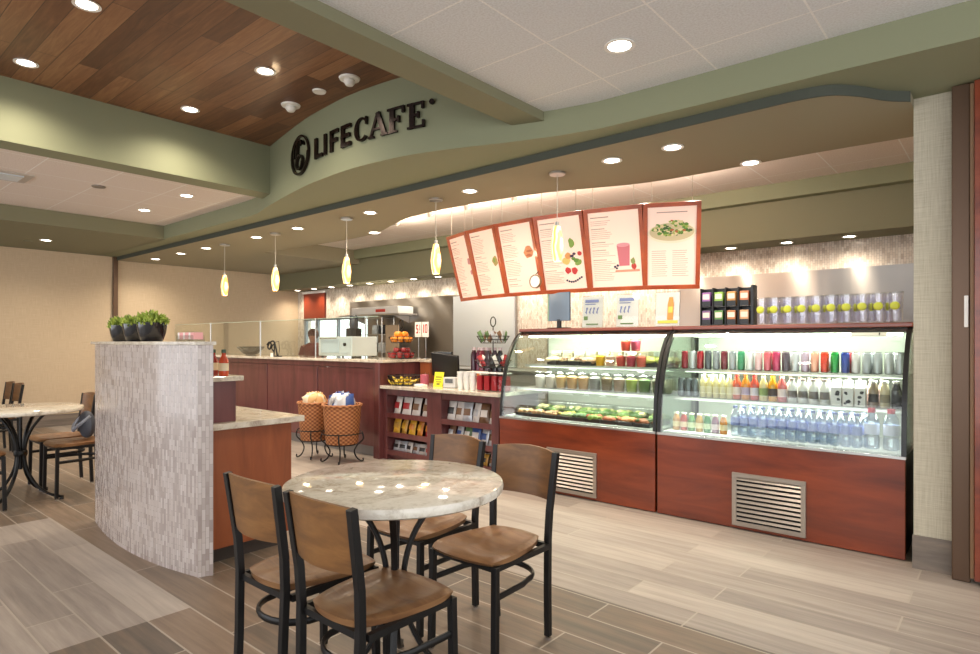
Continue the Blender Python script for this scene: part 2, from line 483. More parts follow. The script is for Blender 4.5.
def catmull(P, k=6):
    out = []
    for i in range(len(P) - 1):
        p0 = Vector(P[max(0, i - 1)]); p1 = Vector(P[i]); p2 = Vector(P[i + 1]); p3 = Vector(P[min(len(P) - 1, i + 2)])
        for j in range(k):
            t = j / k
            out.append(tuple(0.5 * ((2 * p1) + (p2 - p0) * t + (2 * p0 - 5 * p1 + 4 * p2 - p3) * t * t + (3 * p1 - p0 - 3 * p2 + p3) * t ** 3)))
    out.append(tuple(P[-1]))
    return out
FRONT = [(-8.9, 3.46), (-6.45, 3.45)] + catmull([(-6.25, 3.43), (-5.80, 3.31), (-4.92, 3.12), (-4.46, 3.06), (-4.03, 3.035), (-3.52, 3.08), (-3.1, 3.19), (-2.71, 3.34), (-2.35, 3.46)], 5) + [(-2.07, 3.52), (-1.4, 3.55), (-0.66, 3.57), (0, 3.6), (4, 3.6)]
SLOT = [(XE, 3.68), (-0.95, 3.69)] + catmull([(-0.85, 3.70), (-0.74, 3.74), (-0.63, 3.86), (-0.53, 4.02), (-0.43, 4.12)], 5)
struct('soffit_front', B().prism([(XE, 3.46)] + FRONT + [(4, 4.55), (-0.43, 4.55)] + SLOT[::-1], ZO, 3.4, smooth=True), [M_green2], 'sage painted curved fascia and soffit over the cafe front', 'soffit')
BACK = [(-8.6, 6.6), (-8.55, 4.80)] + catmull([(-8.5, 4.80), (-7.5, 4.88), (-6.42, 4.90), (-5.85, 4.80), (-5.4, 4.62), (-5.0, 4.48), (-4.5, 4.42), (-3.99, 4.43), (-3.5, 4.47), (-3.06, 4.56), (-2.72, 4.68), (-2.35, 4.79), (-1.89, 4.82), (-1.16, 4.81), (-0.43, 4.85)], 5)
struct('soffit_serving', B().prism([(p[0], p[1] + 0.012) for p in SLOT] + BACK[::-1] + [(XE, 6.6)], ZI, ZC), [M_tan], 'tan painted wavy soffit with pendants over the counters', 'soffit')
lip = [(p[0], p[1]) for p in SLOT] + [(p[0], p[1] + 0.011) for p in SLOT[::-1]]
struct('trim_4', B().prism(lip, ZI - 0.003, ZO + 0.02), M_dkgreen, 'dark green grille slot trim in the soffit', 'trim')
struct('beam_back', B().box(-8.6, -0.43, 6.48, 6.62, 2.725, 2.93), M_green2, 'sage stepped beam at the back of the tile ceiling', 'beam')
struct('soffit_back', B().box(XE, -0.43, 6.6, 7.2, ZB, 2.93), M_green, 'olive soffit with a row of downlights along the back wall', 'soffit')
# linear diffusers
for nm, x0, x1, y, lb in (('linear_vent', -1.45, -0.95, 5.45, 'white linear air vent in the tile ceiling above the drink case'), ('linear_vent', -7.0, -6.2, 5.35, 'white linear air vent in the tile ceiling above the left counter')):
    v = thing(nm, lb, 'vent', ((x0 + x1) / 2, y, ZC))
    h = (x1 - x0) / 2
    B().box(-h, h, -0.09, 0.09, -0.008, 0).build('frame', mat('vent_white', '#b9b2aa', 0.6), v)
    s = B()
    for k in range(4): s.box(-h + 0.02, h - 0.02, -0.07 + k * 0.04, -0.05 + k * 0.04, -0.012, -0.008)
    s.build('slats', mat('vent_grey', '#8e8880', 0.6), v)
v = thing('square_vent', 'square white air vent in the left tile ceiling', 'vent', (-7.25, 1.42, ZC))
B().box(-0.2, 0.2, -0.2, 0.2, -0.01, 0).build('frame', mat('vent_white'), v)
B().box(-0.13, 0.13, -0.13, 0.13, -0.02, -0.01).build('diffuser', mat('vent_blue', '#c9d3da', 0.4), v)

# ------------------------------------------------------------------ lamps
M_lens = mat('lit_lens', '#ffffff', 0.4, emit='#fff3e2', es=16.0)
def make_downlight(label, watt, cone=150, r=0.055, group='recessed downlights'):
    t = thing('downlight', label, 'downlight', (0, 0, 0), 0, group)
    B().lathe([(r, 0.0), (r * 1.35, 0.0), (r * 1.38, -0.006), (r * 1.02, -0.004), (r, 0.0)], 24, cap=False).build('trim_ring', M_white, t)
    B().lathe([(0.0, -0.0045), (r * 1.0, -0.003)], 24).build('lens', M_lens, t)
    L = bpy.data.lights.new('downlight_lamp', 'SPOT'); L.energy = watt; L.spot_size = math.radians(cone); L.spot_blend = 1.0
    L.color = (1.0, 0.87, 0.70); L.shadow_soft_size = 0.05
    lo = bpy.data.objects.new('lamp', L); COL.objects.link(lo); lo.parent = t; lo.location = (0, 0, -0.03)
    return t
dl = make_downlight('x', DOWN_W)
spots = []
for i, x in enumerate([-10.55, -9.6, -8.77, -7.37, -6.42, -5.07, -3.67, -2.25, -1.78]):
    ex = ['nearest the far end wall', 'second from the far end wall', 'left of the first pendant', 'left of the second pendant', 'right of the second pendant',
          'right of the third pendant', 'right of the fourth pendant', 'right of the last pendant', 'farthest right of that row'][i]
    spots.append((x, 4.03, ZI, 'round downlight in the front row of the tan soffit, ' + ex))
spots += [(-5.96, 4.80, ZI, 'round downlight by the wavy edge of the tan soffit, above the register'), (-1.49, 4.76, ZI, 'round downlight by the wavy edge of the tan soffit, above the drink case')]
spots += [(-10.09, 2.44, ZO, 'lone round downlight in the olive soffit by the end wall'),
          (-6.77, 2.9, ZC, 'round downlight in the left tile ceiling, nearer the wood ceiling'), (-7.9, 2.89, ZC, 'round downlight in the left tile ceiling, farther from the wood ceiling'),
          (-4.17, 1.21, ZW, 'round downlight in the wood ceiling, topmost in view'), (-5.37, 1.18, ZW, 'round downlight in the wood ceiling by its left edge, nearest'),
          (-4.19, 2.36, ZW, 'round downlight in the wood ceiling nearest the sign'), (-5.37, 2.33, ZW, 'round downlight in the wood ceiling by its left edge, farther back'),
          (-1.59, 2.93, ZC, 'round downlight in the white tile ceiling nearest the viewer')]
for i, (x, y, z, lb) in enumerate(spots):
    o = dl if i == 0 else dup(dl)
    o.location = (x, y, z - 0.001); o['label'] = lb
    if z == ZC and x > -2: o.scale = (1.1, 1.1, 1)
db = make_downlight('x', 34.0, 140, 0.05, 'downlights along the back wall')
n = 0
xs = [-10.9 + 0.57 * k for k in range(18)]
for i, x in enumerate(xs):
    if x > -0.6: break
    o = db if i == 0 else dup(db)
    o.location = (x, 6.84, ZB - 0.001)
    o['label'] = 'small downlight in the olive soffit along the back wall, %s from the left' % ORD[i]
# pendants
M_amber = mat('lit_amber_glass', '#f2c477', 0.3, emit='#ffc76a', es=1.5)
def _am():
    m = M_amber
    tc = nn(m, 'ShaderNodeTexCoord'); w_ = nn(m, 'ShaderNodeTexWave'); w_.inputs['Scale'].default_value = 9; w_.inputs['Distortion'].default_value = 3
    lk(m, tc.outputs['Object'], w_.inputs['Vector'])
    c = ramp(m, w_.outputs['Fac'], [(0.2, '#d9892c'), (0.6, '#ffd98c'), (0.9, '#fff0c8')])
    lk(m, c, m.node_tree.nodes['Principled BSDF'].inputs['Emission Color'])
_am()
def make_pendant():
    t = thing('pendant_lamp', 'x', 'pendant lamp', (0, 0, 0), 0, 'amber glass pendants')
    B().lathe([(0.0, -0.018), (0.06, -0.018), (0.065, -0.012), (0.065, 0)], 24).build('canopy', M_steelt, t)
    B().tube([(0, 0, -0.018), (0, 0, -0.40)], 0.003, 6).build('cord', mat('cord_white', '#c9c2b4', 0.5), t)
    B().lathe([(0.0, -0.385), (0.016, -0.39), (0.018, -0.44), (0.024, -0.445)], 16).build('socket', M_steelt, t)
    pr = [(0.024, -0.425), (0.034, -0.47), (0.046, -0.53), (0.050, -0.58), (0.044, -0.64), (0.033, -0.70), (0.028, -0.705), (0.038, -0.64), (0.042, -0.58)]
    B().lathe(pr, 20, cap=False).build('lamp_shade', M_amber, t)
    L = bpy.data.lights.new('pendant_bulb', 'POINT'); L.energy = 8; L.color = (1, 0.75, 0.45); L.shadow_soft_size = 0.04
    lo = bpy.data.objects.new('bulb', L); COL.objects.link(lo); lo.parent = t; lo.location = (0, 0, -0.74)
    return t
pend = make_pendant()
for i, (x, lb) in enumerate([(-8.26, 'amber glass pendant lamp nearest the far end wall'), (-6.95, 'amber glass pendant lamp, second from the far end wall'),
                             (-5.5, 'amber glass pendant lamp above the wicker baskets'), (-4.12, 'amber glass pendant lamp just left of the menu boards'),
                             (-2.75, 'amber glass pendant lamp hanging in front of the menu boards')]):
    o = pend if i == 0 else dup(pend)
    o.location = (x, 4.05, ZI); o['label'] = lb
# small spotlights that light the menu boards
def make_spot():
    t = thing('ceiling_spotlight', 'x', 'spotlight', (0, 0, 0), 0, 'spotlights above the menu boards')
    B().lathe([(0.0, -0.01), (0.05, -0.01), (0.055, 0)], 16).build('base_plate', M_white, t)
    B().tube([(0, 0, -0.01), (0, 0.0, -0.05)], 0.008, 6).build('stem', M_white, t)
    B().lathe([(0.02, 0.03), (0.036, -0.03), (0.03, -0.032), (0.0, -0.02)], 16, M=Matrix.Translation((0, 0.01, -0.07)) @ Matrix.Rotation(math.radians(35), 4, 'X')).build('lamp_head', M_white, t)
    L = bpy.data.lights.new('spot_bulb', 'POINT'); L.energy = 15; L.color = (1, 0.82, 0.66); L.shadow_soft_size = 0.04
    lo = bpy.data.objects.new('bulb', L); COL.objects.link(lo); lo.parent = t; lo.location = (0, 0.10, -0.20)
    return t
sp0 = make_spot()
for i, (x, y) in enumerate([(-5.9, 5.1), (-5.2, 5.0), (-4.62, 5.0), (-3.95, 5.0), (-3.25, 5.05), (-2.6, 5.15), (-2.15, 5.2)]):
    o = sp0 if i == 0 else dup(sp0)
    o.location = (x, y, ZC); o['label'] = 'small white spotlight on the tile ceiling behind the soffit edge, %s from the left' % ORD[i]
for i, (x, lb) in enumerate([(-4.63, 'white detector head on the wood ceiling nearer the logo'), (-3.82, 'white detector head on the wood ceiling nearer the olive beam')]):
    t = thing('ceiling_detector', lb, 'detector', (x, 2.84, ZW))
    B().lathe([(0.0, -0.012), (0.075, -0.012), (0.08, 0)], 20).build('base_plate', M_white, t)
    B().lathe([(0.0, -0.06), (0.028, -0.055), (0.045, -0.03), (0.04, -0.012)], 16).build('detector_head', M_white, t)
tag(B().lathe([(0.0, -0.01), (0.05, -0.01), (0.055, 0)], 20, (-4.2, 2.83, ZW)).build('cover_plate', M_white), 'flat round white cover plate between the two detectors', 'cover plate')
tag(B().lathe([(0.0, -0.01), (0.06, -0.01), (0.062, 0)], 20, (-7.05, 2.15, ZC)).build('cover_plate', mat('grey_plate', '#777067', 0.5)), 'small grey disc in the left tile ceiling', 'cover plate')
tag(B().lathe([(0.0, -0.01), (0.05, -0.01), (0.055, 0)], 20, (-10.35, 2.3, ZO)).build('cover_plate', M_green), 'small painted disc beside the lone downlight by the end wall', 'cover plate')

# ------------------------------------------------------------------ sign on the curved fascia
def curve_at(X):
    for a, b in zip(FRONT, FRONT[1:]):
        if a[0] <= X <= b[0]:
            t = (X - a[0]) / (b[0] - a[0]); return Vector((X, a[1] + t * (b[1] - a[1]))), Vector((b[0] - a[0], b[1] - a[1])).normalized()
M_sign = mat('dark_bronze_letters', '#2e2420', 0.2, 0.7)
sign = thing('cafe_sign', 'raised dark LIFECAFE lettering with round logo on the sage fascia', 'sign', (-4.0, 3.0, 3.0))
sign_inv = Matrix.Translation((4.0, -3.0, -3.0))
def bar(p, q, w):
    p = Vector(p); q = Vector(q); d = (q - p).normalized(); n_ = Vector((-d.y, d.x)) * w / 2
    return [tuple(p + n_), tuple(p - n_), tuple(q - n_), tuple(q + n_)]
def rect(x0, x1, y0, y1): return [(x0, y0), (x1, y0), (x1, y1), (x0, y1)]
def glyph(ch, serif):
    T = 0.18 if not serif else 0.17; s = []
    if ch == 'L': s = [rect(0, T, 0, 1), rect(0, .56, 0, T)]; w = .56
    elif ch == 'I': s = [rect(0, T, 0, 1)]; w = T
    elif ch == 'F' and not serif: s = [rect(0, T, 0, 1), rect(0, .56, 1 - T, 1), rect(0, .5, .42, .42 + T)]; w = .56
    elif ch == 'E' and not serif: s = [rect(0, T, 0, 1), rect(0, .58, 1 - T, 1), rect(0, .52, .41, .41 + T), rect(0, .58, 0, T)]; w = .58
    elif ch == 'F': s = [rect(.1, .3, 0, 1), rect(0, .42, 0, .08), rect(0, .72, .91, 1), rect(.62, .72, .72, 1), rect(.1, .5, .46, .56), rect(.44, .52, .38, .64)]; w = .72
    elif ch == 'E': s = [rect(.1, .3, 0, 1), rect(0, .75, 0, .09), rect(.66, .75, 0, .28), rect(0, .72, .91, 1), rect(.63, .72, .72, 1), rect(.1, .5, .46, .56), rect(.44, .52, .38, .64)]; w = .75
    elif ch == 'A': s = [bar((.06, .02), (.42, 1), .09), bar((.42, 1.0), (.76, .02), .19), rect(.18, .68, .30, .39), rect(-.04, .24, 0, .08), rect(.58, .92, 0, .08)]; w = .9
    elif ch == 'C':
        N = 18
        for k in range(N):
            a0 = math.radians(42 + k * (276 / N)); a1 = math.radians(42 + (k + 1) * (276 / N))
            f = lambda a, r, e: (.43 + r * .43 * math.cos(a), .5 + .5 * e * math.sin(a))
            th = lambda a: 1 - (0.22 + 0.24 * max(0, -math.cos(a)))
            s.append([f(a0, 1, 1), f(a1, 1, 1), f(a1, th(a1), .82), f(a0, th(a0), .82)])
        s.append(rect(.70, .78, .66, .98)); w = .82
    return s, w
H0 = 0.222
def put(name, polys, X, z0, hh, label=None):
    p, tn = curve_at(X); nrm = Vector((tn.y, -tn.x))
    Mx = Matrix(((tn.x, -nrm.x, 0, p.x), (tn.y, -nrm.y, 0, p.y), (0, 0, 1, z0), (0, 0, 0, 1)))
    b = B()
    for k, po in enumerate(polys): b.prism([(u * hh, v * hh) for u, v in po], -0.022 - 0.0003 * k, -0.003, 'y', M=sign_inv @ Mx)
    return b.build(name, M_sign, sign)
for ch, se, x, kx in (('L', 0, -4.605, 1.35), ('I', 0, -4.445, 1.2), ('F', 0, -4.345, 1.3), ('E', 0, -4.175, 1.3), ('C', 1, -3.995, 1.02), ('A', 1, -3.825, 1.17), ('F', 1, -3.63, 1.25), ('E', 1, -3.44, 1.1)):
    g, w_ = glyph(ch, se)
    put('letter', [[(u * kx, v) for u, v in po] for po in g], x, 2.885, 0.19 if se else 0.178)
put('registered_mark', [[(0.5 + .5 * math.cos(a * PI / 4), 0.5 + .5 * math.sin(a * PI / 4)) for a in range(8)]], -3.255, 3.04, 0.042)
# logo : ring with a small fruit-like swirl
ring = []; N = 28
def circ(cx, cy, rx, ry, t, n=24, a0=0, a1=360):
    out = []
    for k in range(n):
        a = math.radians(a0 + (a1 - a0) * k / n); b_ = math.radians(a0 + (a1 - a0) * (k + 1) / n)
        out.append([(cx + rx * math.cos(a), cy + ry * math.sin(a)), (cx + rx * math.cos(b_), cy + ry * math.sin(b_)), (cx + (rx - t) * math.cos(b_), cy + (ry - t) * math.sin(b_)), (cx + (rx - t) * math.cos(a), cy + (ry - t) * math.sin(a))])
    return out
lg = circ(0, 0, 1, 1, .10, 28) + circ(0, -.36, .40, .40, .10, 20) + circ(.0, .12, .30, .62, .10, 12, 200, 60) + circ(.05, .1, .55, .62, .09, 12, 100, 200) + circ(.2, .3, .3, .42, .09, 8, 20, 150)
put('logo', [[(u * 1.08, v) for u, v in po] for po in lg], -4.90, 2.99, 0.18)

# ------------------------------------------------------------------ cafe chair and table
def make_chair():
    t = thing('cafe_chair', 'x', 'chair', (0, 0, 0), 0, 'wood and black metal cafe chairs')
    # saddle seat: rounded outline, dished
    s = B(); nx, ny = 14, 14; vs = []; fs = []
    def outline(u, v):       # u,v in -1..1 -> squircle, wider at the front
        k = 1 - 0.10 * (u * u * v * v)
        y = v * 0.212 * (1 - 0.12 * u * u * (0.5 + 0.5 * abs(v)))
        wd = 0.180 + 0.026 * v
        x_ = u * wd * (1 - 0.12 * v ** 4) * k
        return x_, y
    for side in (1, 0):
        for j in range(ny + 1):
            for i in range(nx + 1):
                u = -1 + 2 * i / nx; v = -1 + 2 * j / ny
                x_, y = outline(u, v)
                if side:
                    e = max(abs(u), abs(v))
                    z = 0.455 - 0.016 * math.exp(-((abs(u) - 0.45) ** 2) * 7) * (1 - max(0, v) ** 2) * (1 - v * v * v * v) + 0.004
                    if v > 0.6: z -= 0.012 * ((v - 0.6) / 0.4) ** 2
                    if e > 0.97: z -= 0.010
                else: z = 0.425; x_ *= 0.97; y *= 0.97
                vs.append((x_, y, z))
    st = (nx + 1) * (ny + 1)
    for j in range(ny):
        for i in range(nx):
            a = j * (nx + 1) + i
            fs.append((a, a + 1, a + nx + 2, a + nx + 1)); fs.append((st + a + nx + 1, st + a + nx + 2, st + a + 1, st + a))
    L = [i for i in range(nx + 1)] + [j * (nx + 1) + nx for j in range(1, ny + 1)] + [ny * (nx + 1) + i for i in range(nx - 1, -1, -1)] + [j * (nx + 1) for j in range(ny - 1, 0, -1)]
    for a, b in zip(L, L[1:] + L[:1]): fs.append((a + st, b + st, b, a))
    s.add(vs, fs, True); s.build('seat', M_seat, t, sharp=70)
    fr = B().box(-0.165, 0.165, 0.155, 0.178, 0.402, 0.425).box(-0.155, 0.155, -0.205, -0.185, 0.402, 0.425)
    fr.box(-0.178, -0.158, -0.19, 0.17, 0.402, 0.425).box(0.158, 0.178, -0.19, 0.17, 0.402, 0.425).build('seat_frame', M_black, t)
    for sx in (-1, 1):
        l = B().tube([(sx * 0.172, 0.170, 0.424), (sx * 0.176, 0.178, 0.008)], 0.018, 4).build('leg', M_black, t, 0.002)
        B().lathe([(0.012, 0), (0.014, 0.009)], 10, (sx * 0.176, 0.178, 0)).build('foot_glide', M_chrome, l)
        l = B().tube([(sx * 0.146, -0.222, 0.008), (sx * 0.151, -0.212, 0.22), (sx * 0.157, -0.206, 0.44), (sx * 0.161, -0.212, 0.56), (sx * 0.170, -0.248, 0.812)], 0.0185, 4).build('leg', M_black, t, 0.002)
        B().lathe([(0.012, 0), (0.014, 0.009)], 10, (sx * 0.146, -0.222, 0)).build('foot_glide', M_chrome, l)
    # bowed stretcher: from front leg round behind to the other front leg
    pts = [(-0.172, 0.172, 0.30)] + [(-0.165 + 0.0, -0.02, 0.30)]
    for k in range(13):
        a = PI + PI * k / 12
        pts.append((0.150 * math.cos(a), -0.07 + 0.125 * math.sin(a), 0.30))
    pts += [(0.165, -0.02, 0.30), (0.172, 0.172, 0.30)]
    B().tube(pts, 0.009, 8, flat=(0.008, 0.013)).build('stretcher', M_black, t)
    # curved ply backrest
    vs = []; fs = []; nx, nz = 12, 6
    for side in (0, 1):
        for j in range(nz + 1):
            for i in range(nx + 1):
                u = -1 + 2 * i / nx; v = j / nz
                z = 0.607 + v * (0.205 + 0.012 * (1 - u * u)) - (1 - v) * 0.012 * (1 - u * u) * 0
                y = -0.214 - (z - 0.61) * 0.15 - 0.036 * (1 - u * u) + (0.006 if side else -0.006)
                vs.append((u * 0.160, y, z))
    st = (nx + 1) * (nz + 1)
    for j in range(nz):
        for i in range(nx):
            a = j * (nx + 1) + i
            fs.append((a, a + 1, a + nx + 2, a + nx + 1)); fs.append((st + a + nx + 1, st + a + nx + 2, st + a + 1, st + a))
    L = [i for i in range(nx + 1)] + [j * (nx + 1) + nx for j in range(1, nz + 1)] + [nz * (nx + 1) + i for i in range(nx - 1, -1, -1)] + [j * (nx + 1) for j in range(nz - 1, 0, -1)]
    for a, b in zip(L, L[1:] + L[:1]): fs.append((a, a + st, b + st, b))
    B().add(vs, fs, True).build('backrest', M_backr, t)
    return t
ch = make_chair()
chairs = [(-1.635, 1.345, 0, 'wooden-seat cafe chair in front of the near table, back to the viewer, on the right'),
          (-2.065, 1.355, 0, 'wooden-seat cafe chair in front of the near table, leftmost by the tiled half wall'),
          (-1.70, 1.995, PI, 'wooden-seat cafe chair on the right behind the near table, whole seat visible'),
          (-2.15, 2.02, PI, 'wooden-seat cafe chair behind the near table, mostly hidden by the marble top'),
          (-6.17, 1.70, PI, 'cafe chair at the far-left table, partly behind the tiled half wall, holding a bag'),
          (-6.63, 1.70, PI, 'cafe chair at the far-left table, on its far side beside the one with the bag'),
          (-6.05, 0.98, 0, 'cafe chair at the far-left table cut by the left edge, seat in the foreground'),
          (-8.80, 1.62, PI, 'distant cafe chair beyond the far-left table, right one of two'),
          (-9.20, 1.62, PI, 'distant cafe chair beyond the far-left table, left one of two')]
for i, (x, y, r, lb) in enumerate(chairs):
    o = ch if i == 0 else dup(ch)
    o.location = (x, y, 0); o.rotation_euler = (0, 0, r); o['label'] = lb
def make_table():
    t = thing('cafe_table', 'x', 'table', (0, 0, 0), 0, 'round stone-top cafe tables')
    R_ = 0.41
    B().lathe([(0, 0.722), (R_ - 0.012, 0.722), (R_ - 0.003, 0.728), (R_, 0.738), (R_, 0.748), (R_ - 0.004, 0.757), (R_ - 0.012, 0.76), (0, 0.76)], 72).build('tabletop', M_granite, t)
    B().box(-0.16, 0.16, -0.02, 0.02, 0.705, 0.722).box(-0.02, 0.02, -0.16, 0.16, 0.704, 0.722).build('top_bracket', M_black, t)
    for k in range(4):
        a = PI / 4 + k * PI / 2
        pr = catmull([(0.175, 0.705), (0.135, 0.66), (0.08, 0.58), (0.045, 0.49), (0.030, 0.38), (0.045, 0.26), (0.11, 0.13), (0.20, 0.05), (0.31, 0.018)], 4)
        B().tube([(r * math.cos(a), r * math.sin(a), z) for r, z in pr], 0.01, 6, flat=(0.014, 0.011)).build('leg', M_black, t)
        B().lathe([(0.016, 0), (0.014, 0.012)], 10, (0.30 * math.cos(a), 0.30 * math.sin(a), 0)).build('foot_glide', M_black, t)
    B().tube([(0, 0, 0.25), (0, 0, 0.70)], 0.011, 10).build('column', M_black, t)
    B().lathe([(0.04, 0.36), (0.045, 0.37), (0.045, 0.40), (0.04, 0.41)], 16).build('collar', M_black, t)
    return t
tb = make_table(); tb.location = (-1.775, 1.53, 0); tb.scale = (1, 1, 1.024); tb['label'] = 'round marble-look cafe table in the foreground'
t2 = dup(tb, (-6.22, 1.33, 0), 0, 'round marble-look cafe table at the left edge'); t2.scale = (1.07, 1.07, 1)
t3 = dup(tb, (-9.0, 1.2, 0), 0, 'distant cafe table beyond the left-edge table')
# bag on the chair
bg = thing('shoulder_bag', 'grey-blue bag hung on the back of the far-left chair', 'bag', (-6.20, 1.80, 0.455))
B().ball((0, 0, 0.12), 0.12, 10, (1.0, 0.5, 1.0)).build('bag_body', mat('bag_fabric', '#4a4e58', 0.7), bg)
B().tube(catmull([(-0.09, 0, 0.2), (-0.12, -0.06, 0.12), (-0.05, -0.09, 0.07), (0.06, -0.085, 0.12), (0.09, 0, 0.2)], 4), 0.014, 6).build('strap', mat('bag_strap', '#9aa0ad', 0.5), bg)

# ------------------------------------------------------------------ half wall with tray cabinet
pc = catmull([(-5.06, 1.52), (-4.7, 1.465), (-4.26, 1.435), (-3.82, 1.455), (-3.42, 1.525)], 8)
poly = pc + [(-3.385, 1.595), (-5.06, 1.62)]
pw = thing('tiled_half_wall', 'curved half wall clad in pale stone strip mosaic', 'half wall', (-4.2, 1.56, 0))
off = Matrix.Translation((4.2, -1.56, 0))
B().prism(poly, 0, 1.283, smooth=True, M=off).build('mosaic_wall', M_pony, pw, sharp=30)
cap = catmull([(-5.09, 1.50), (-4.7, 1.445), (-4.26, 1.415), (-3.82, 1.435), (-3.41, 1.505)], 8) + [(-3.365, 1.605), (-5.09, 1.65)]
B().prism(cap, 1.283, 1.303, smooth=True, M=off).build('cap', M_granite2, pw, 0.003)
cb = thing('tray_cabinet', 'brown cherry cabinet with stone counter behind the tiled half wall', 'cabinet', (-4.2, 1.9, 0))
o_ = Matrix.Translation((4.2, -1.9, 0))
B().box(-5.0, -3.53, 1.625, 2.17, 0.09, 0.79, o_).build('body', M_cab, cb, 0.002)
B().box(-4.95, -3.58, 1.625, 2.12, 0.0, 0.09, o_).build('toe_kick', mat('dark_toe_kick', '#3b322c', 0.6), cb)
B().box(-5.03, -3.47, 1.625, 2.23, 0.79, 0.828, o_).build('countertop', M_granite2, cb, 0.005)
B().box(-5.0, -3.53, 1.625, 1.80, 0.828, 1.07, o_).build('riser', M_mahog, cb, 0.002)
B().box(-5.03, -3.49, 1.625, 1.83, 1.07, 1.10, o_).build('upper_shelf', M_granite2, cb, 0.004)
# bottles on the upper shelf
M_redb = mat('red_sauce', '#b03a1e', 0.2, coat=0.4)
for i, (x, y, c, lb) in enumerate([(-3.56, 1.74, '#b8401c', 'orange-red sauce bottle on the shelf behind the half wall, front one'), (-3.68, 1.735, '#8e2416', 'dark red sauce bottle on the shelf behind the half wall, middle one'), (-3.80, 1.75, '#b8502a', 'orange sauce bottle on the shelf behind the half wall, rear one')]):
    t = thing('sauce_bottle', lb, 'bottle', (x, y, 1.10), 0, 'sauce bottles behind the half wall')
    B().lathe([(0.0, 0), (0.026, 0), (0.028, 0.01), (0.028, 0.09), (0.012, 0.12), (0.011, 0.135)], 14).build('bottle_body', mat('sauce%d' % i, c, 0.2, coat=0.4), t)
    B().lathe([(0.013, 0.135), (0.013, 0.155), (0.0, 0.157)], 12).build('cap', mat('cap_green', '#2f4a33', 0.4), t)
    B().lathe([(0.0285, 0.03), (0.0285, 0.075)], 14, cap=False).build('bottle_label', mat('label_cream', '#d8c9a8', 0.6), t)
t = thing('pink_packet_caddy', 'small caddy of pink sweetener packets on the half wall', 'caddy', (-3.64, 1.58, 1.303))
B().box(-0.11, 0.11, -0.035, 0.035, 0, 0.012).box(-0.11, 0.11, -0.035, -0.03, 0.0, 0.035).box(-0.11, 0.11, 0.03, 0.035, 0, 0.035).build('tray', M_plast, t)
for k in range(9):
    x = -0.096 + k * 0.024
    B().box(x - 0.01, x + 0.01, -0.026, 0.026, 0.012, 0.052).build('packet', mat('packet_pink' if k % 3 else 'packet_white', '#e3a6a6' if k % 3 else '#ece5e0', 0.6), t)
# plants
M_pot = mat('black_glazed_pot', '#15161a', 0.12, coat=0.6)
M_leaf = mat('succulent_leaf', '#7d9433', 0.5)
base(M_leaf, ramp(M_leaf, noise(M_leaf, uvmap(M_leaf, (1, 1, 1), (0, 0, 0), 'Object'), 30, 2), [(0.3, '#5c7226'), (0.55, '#97a943'), (0.75, '#c2cf6a')]))
for i, (x, y, s_, lb) in enumerate([(-4.06, 1.53, 1.12, 'black pot of green succulents on the half wall, rightmost and largest'), (-4.32, 1.535, 1.08, 'black pot of green succulents on the half wall, middle one'), (-4.58, 1.54, 1.04, 'black pot of green succulents on the half wall, leftmost')]):
    t = thing('potted_succulent', lb, 'plant', (x, y, 1.303), random.random() * 6, 'black pots on the half wall'); t.scale = (s_,) * 3
    B().lathe([(0.0, 0), (0.050, 0), (0.056, 0.006), (0.070, 0.05), (0.078, 0.105), (0.073, 0.105), (0.066, 0.09), (0.0, 0.088)], 28).build('pot', M_pot, t)
    fb = B(); rr = random.Random(i)
    for k in range(260):
        a = rr.random() * 2 * PI; r = 0.074 * math.sqrt(rr.random()); h = 0.088 + rr.random() * 0.075 * (1 - (r / 0.1) ** 2)
        tilt = r / 0.074 * 0.9 + rr.uniform(-.3, .3)
        T = Matrix.Translation((r * math.cos(a), r * math.sin(a), h)) @ Matrix.Rotation(a, 4, 'Z') @ Matrix.Rotation(tilt, 4, 'Y')
        fb.lathe([(0.0005, -0.012), (0.006, 0.0), (0.0065, 0.008), (0.0005, 0.022)], 5, M=T)
    fb.build('foliage', M_leaf, t)

# ------------------------------------------------------------------ long service counter
ct = thing('service_counter', 'long mahogany panelled service counter with pale stone top', 'counter', (-8.3, 4.4, 0))
o_ = Matrix.Translation((8.3, -4.4, 0))
B().box(XE + 0.01, -5.36, 4.43, 5.1, 0.12, 1.068, o_).build('body', mat('seam_dark', '#281516', 0.5), ct)
for k, (a, b_) in enumerate([(-11.2, -10.15), (-10.135, -8.965), (-8.945, -7.775), (-7.755, -6.585), (-6.565, -5.43)]):
    p = B().box(a, b_, 4.405, 4.43, 0.12, 1.0, o_).build('front_panel', M_mahog, ct, 0.003)
B().box(XE + 0.01, -5.43, 4.40, 4.43, 1.004, 1.068, o_).build('top_rail', M_mahog, ct, 0.003)
B().box(-5.43, -5.33, 4.36, 5.1, 0.0, 1.068, o_).build('corner_post', M_mahog, ct, 0.004)
B().box(XE + 0.01, -5.43, 4.46, 4.5, 0.0, 0.12, o_).build('toe_kick', mat('grey_toe_kick', '#8a8684', 0.4, 0.3), ct)
B().box(XE + 0.01, -5.30, 4.37, 5.14, 1.068, 1.10, o_).build('countertop', M_granite2, ct, 0.005)
gl = thing('sneeze_guard', 'low clear glass guard along the back of the service counter', 'glass guard', (-8.3, 4.6, 1.10))
o2 = Matrix.Translation((8.3, -4.6, -1.10))
for k, (a, b_) in enumerate([(-11.2, -9.86), (-9.84, -8.31), (-8.29, -6.92), (-6.90, -5.64)]):
    B().box(a, b_, 4.596, 4.604, 1.105, 1.60, o2).build('glass_panel', M_glassg, gl)
for x in (-9.85, -8.30, -6.91): B().tube([(x, 4.6, 1.10), (x, 4.6, 1.61)], 0.008, 8, M=o2).build('post', M_steelt, gl)
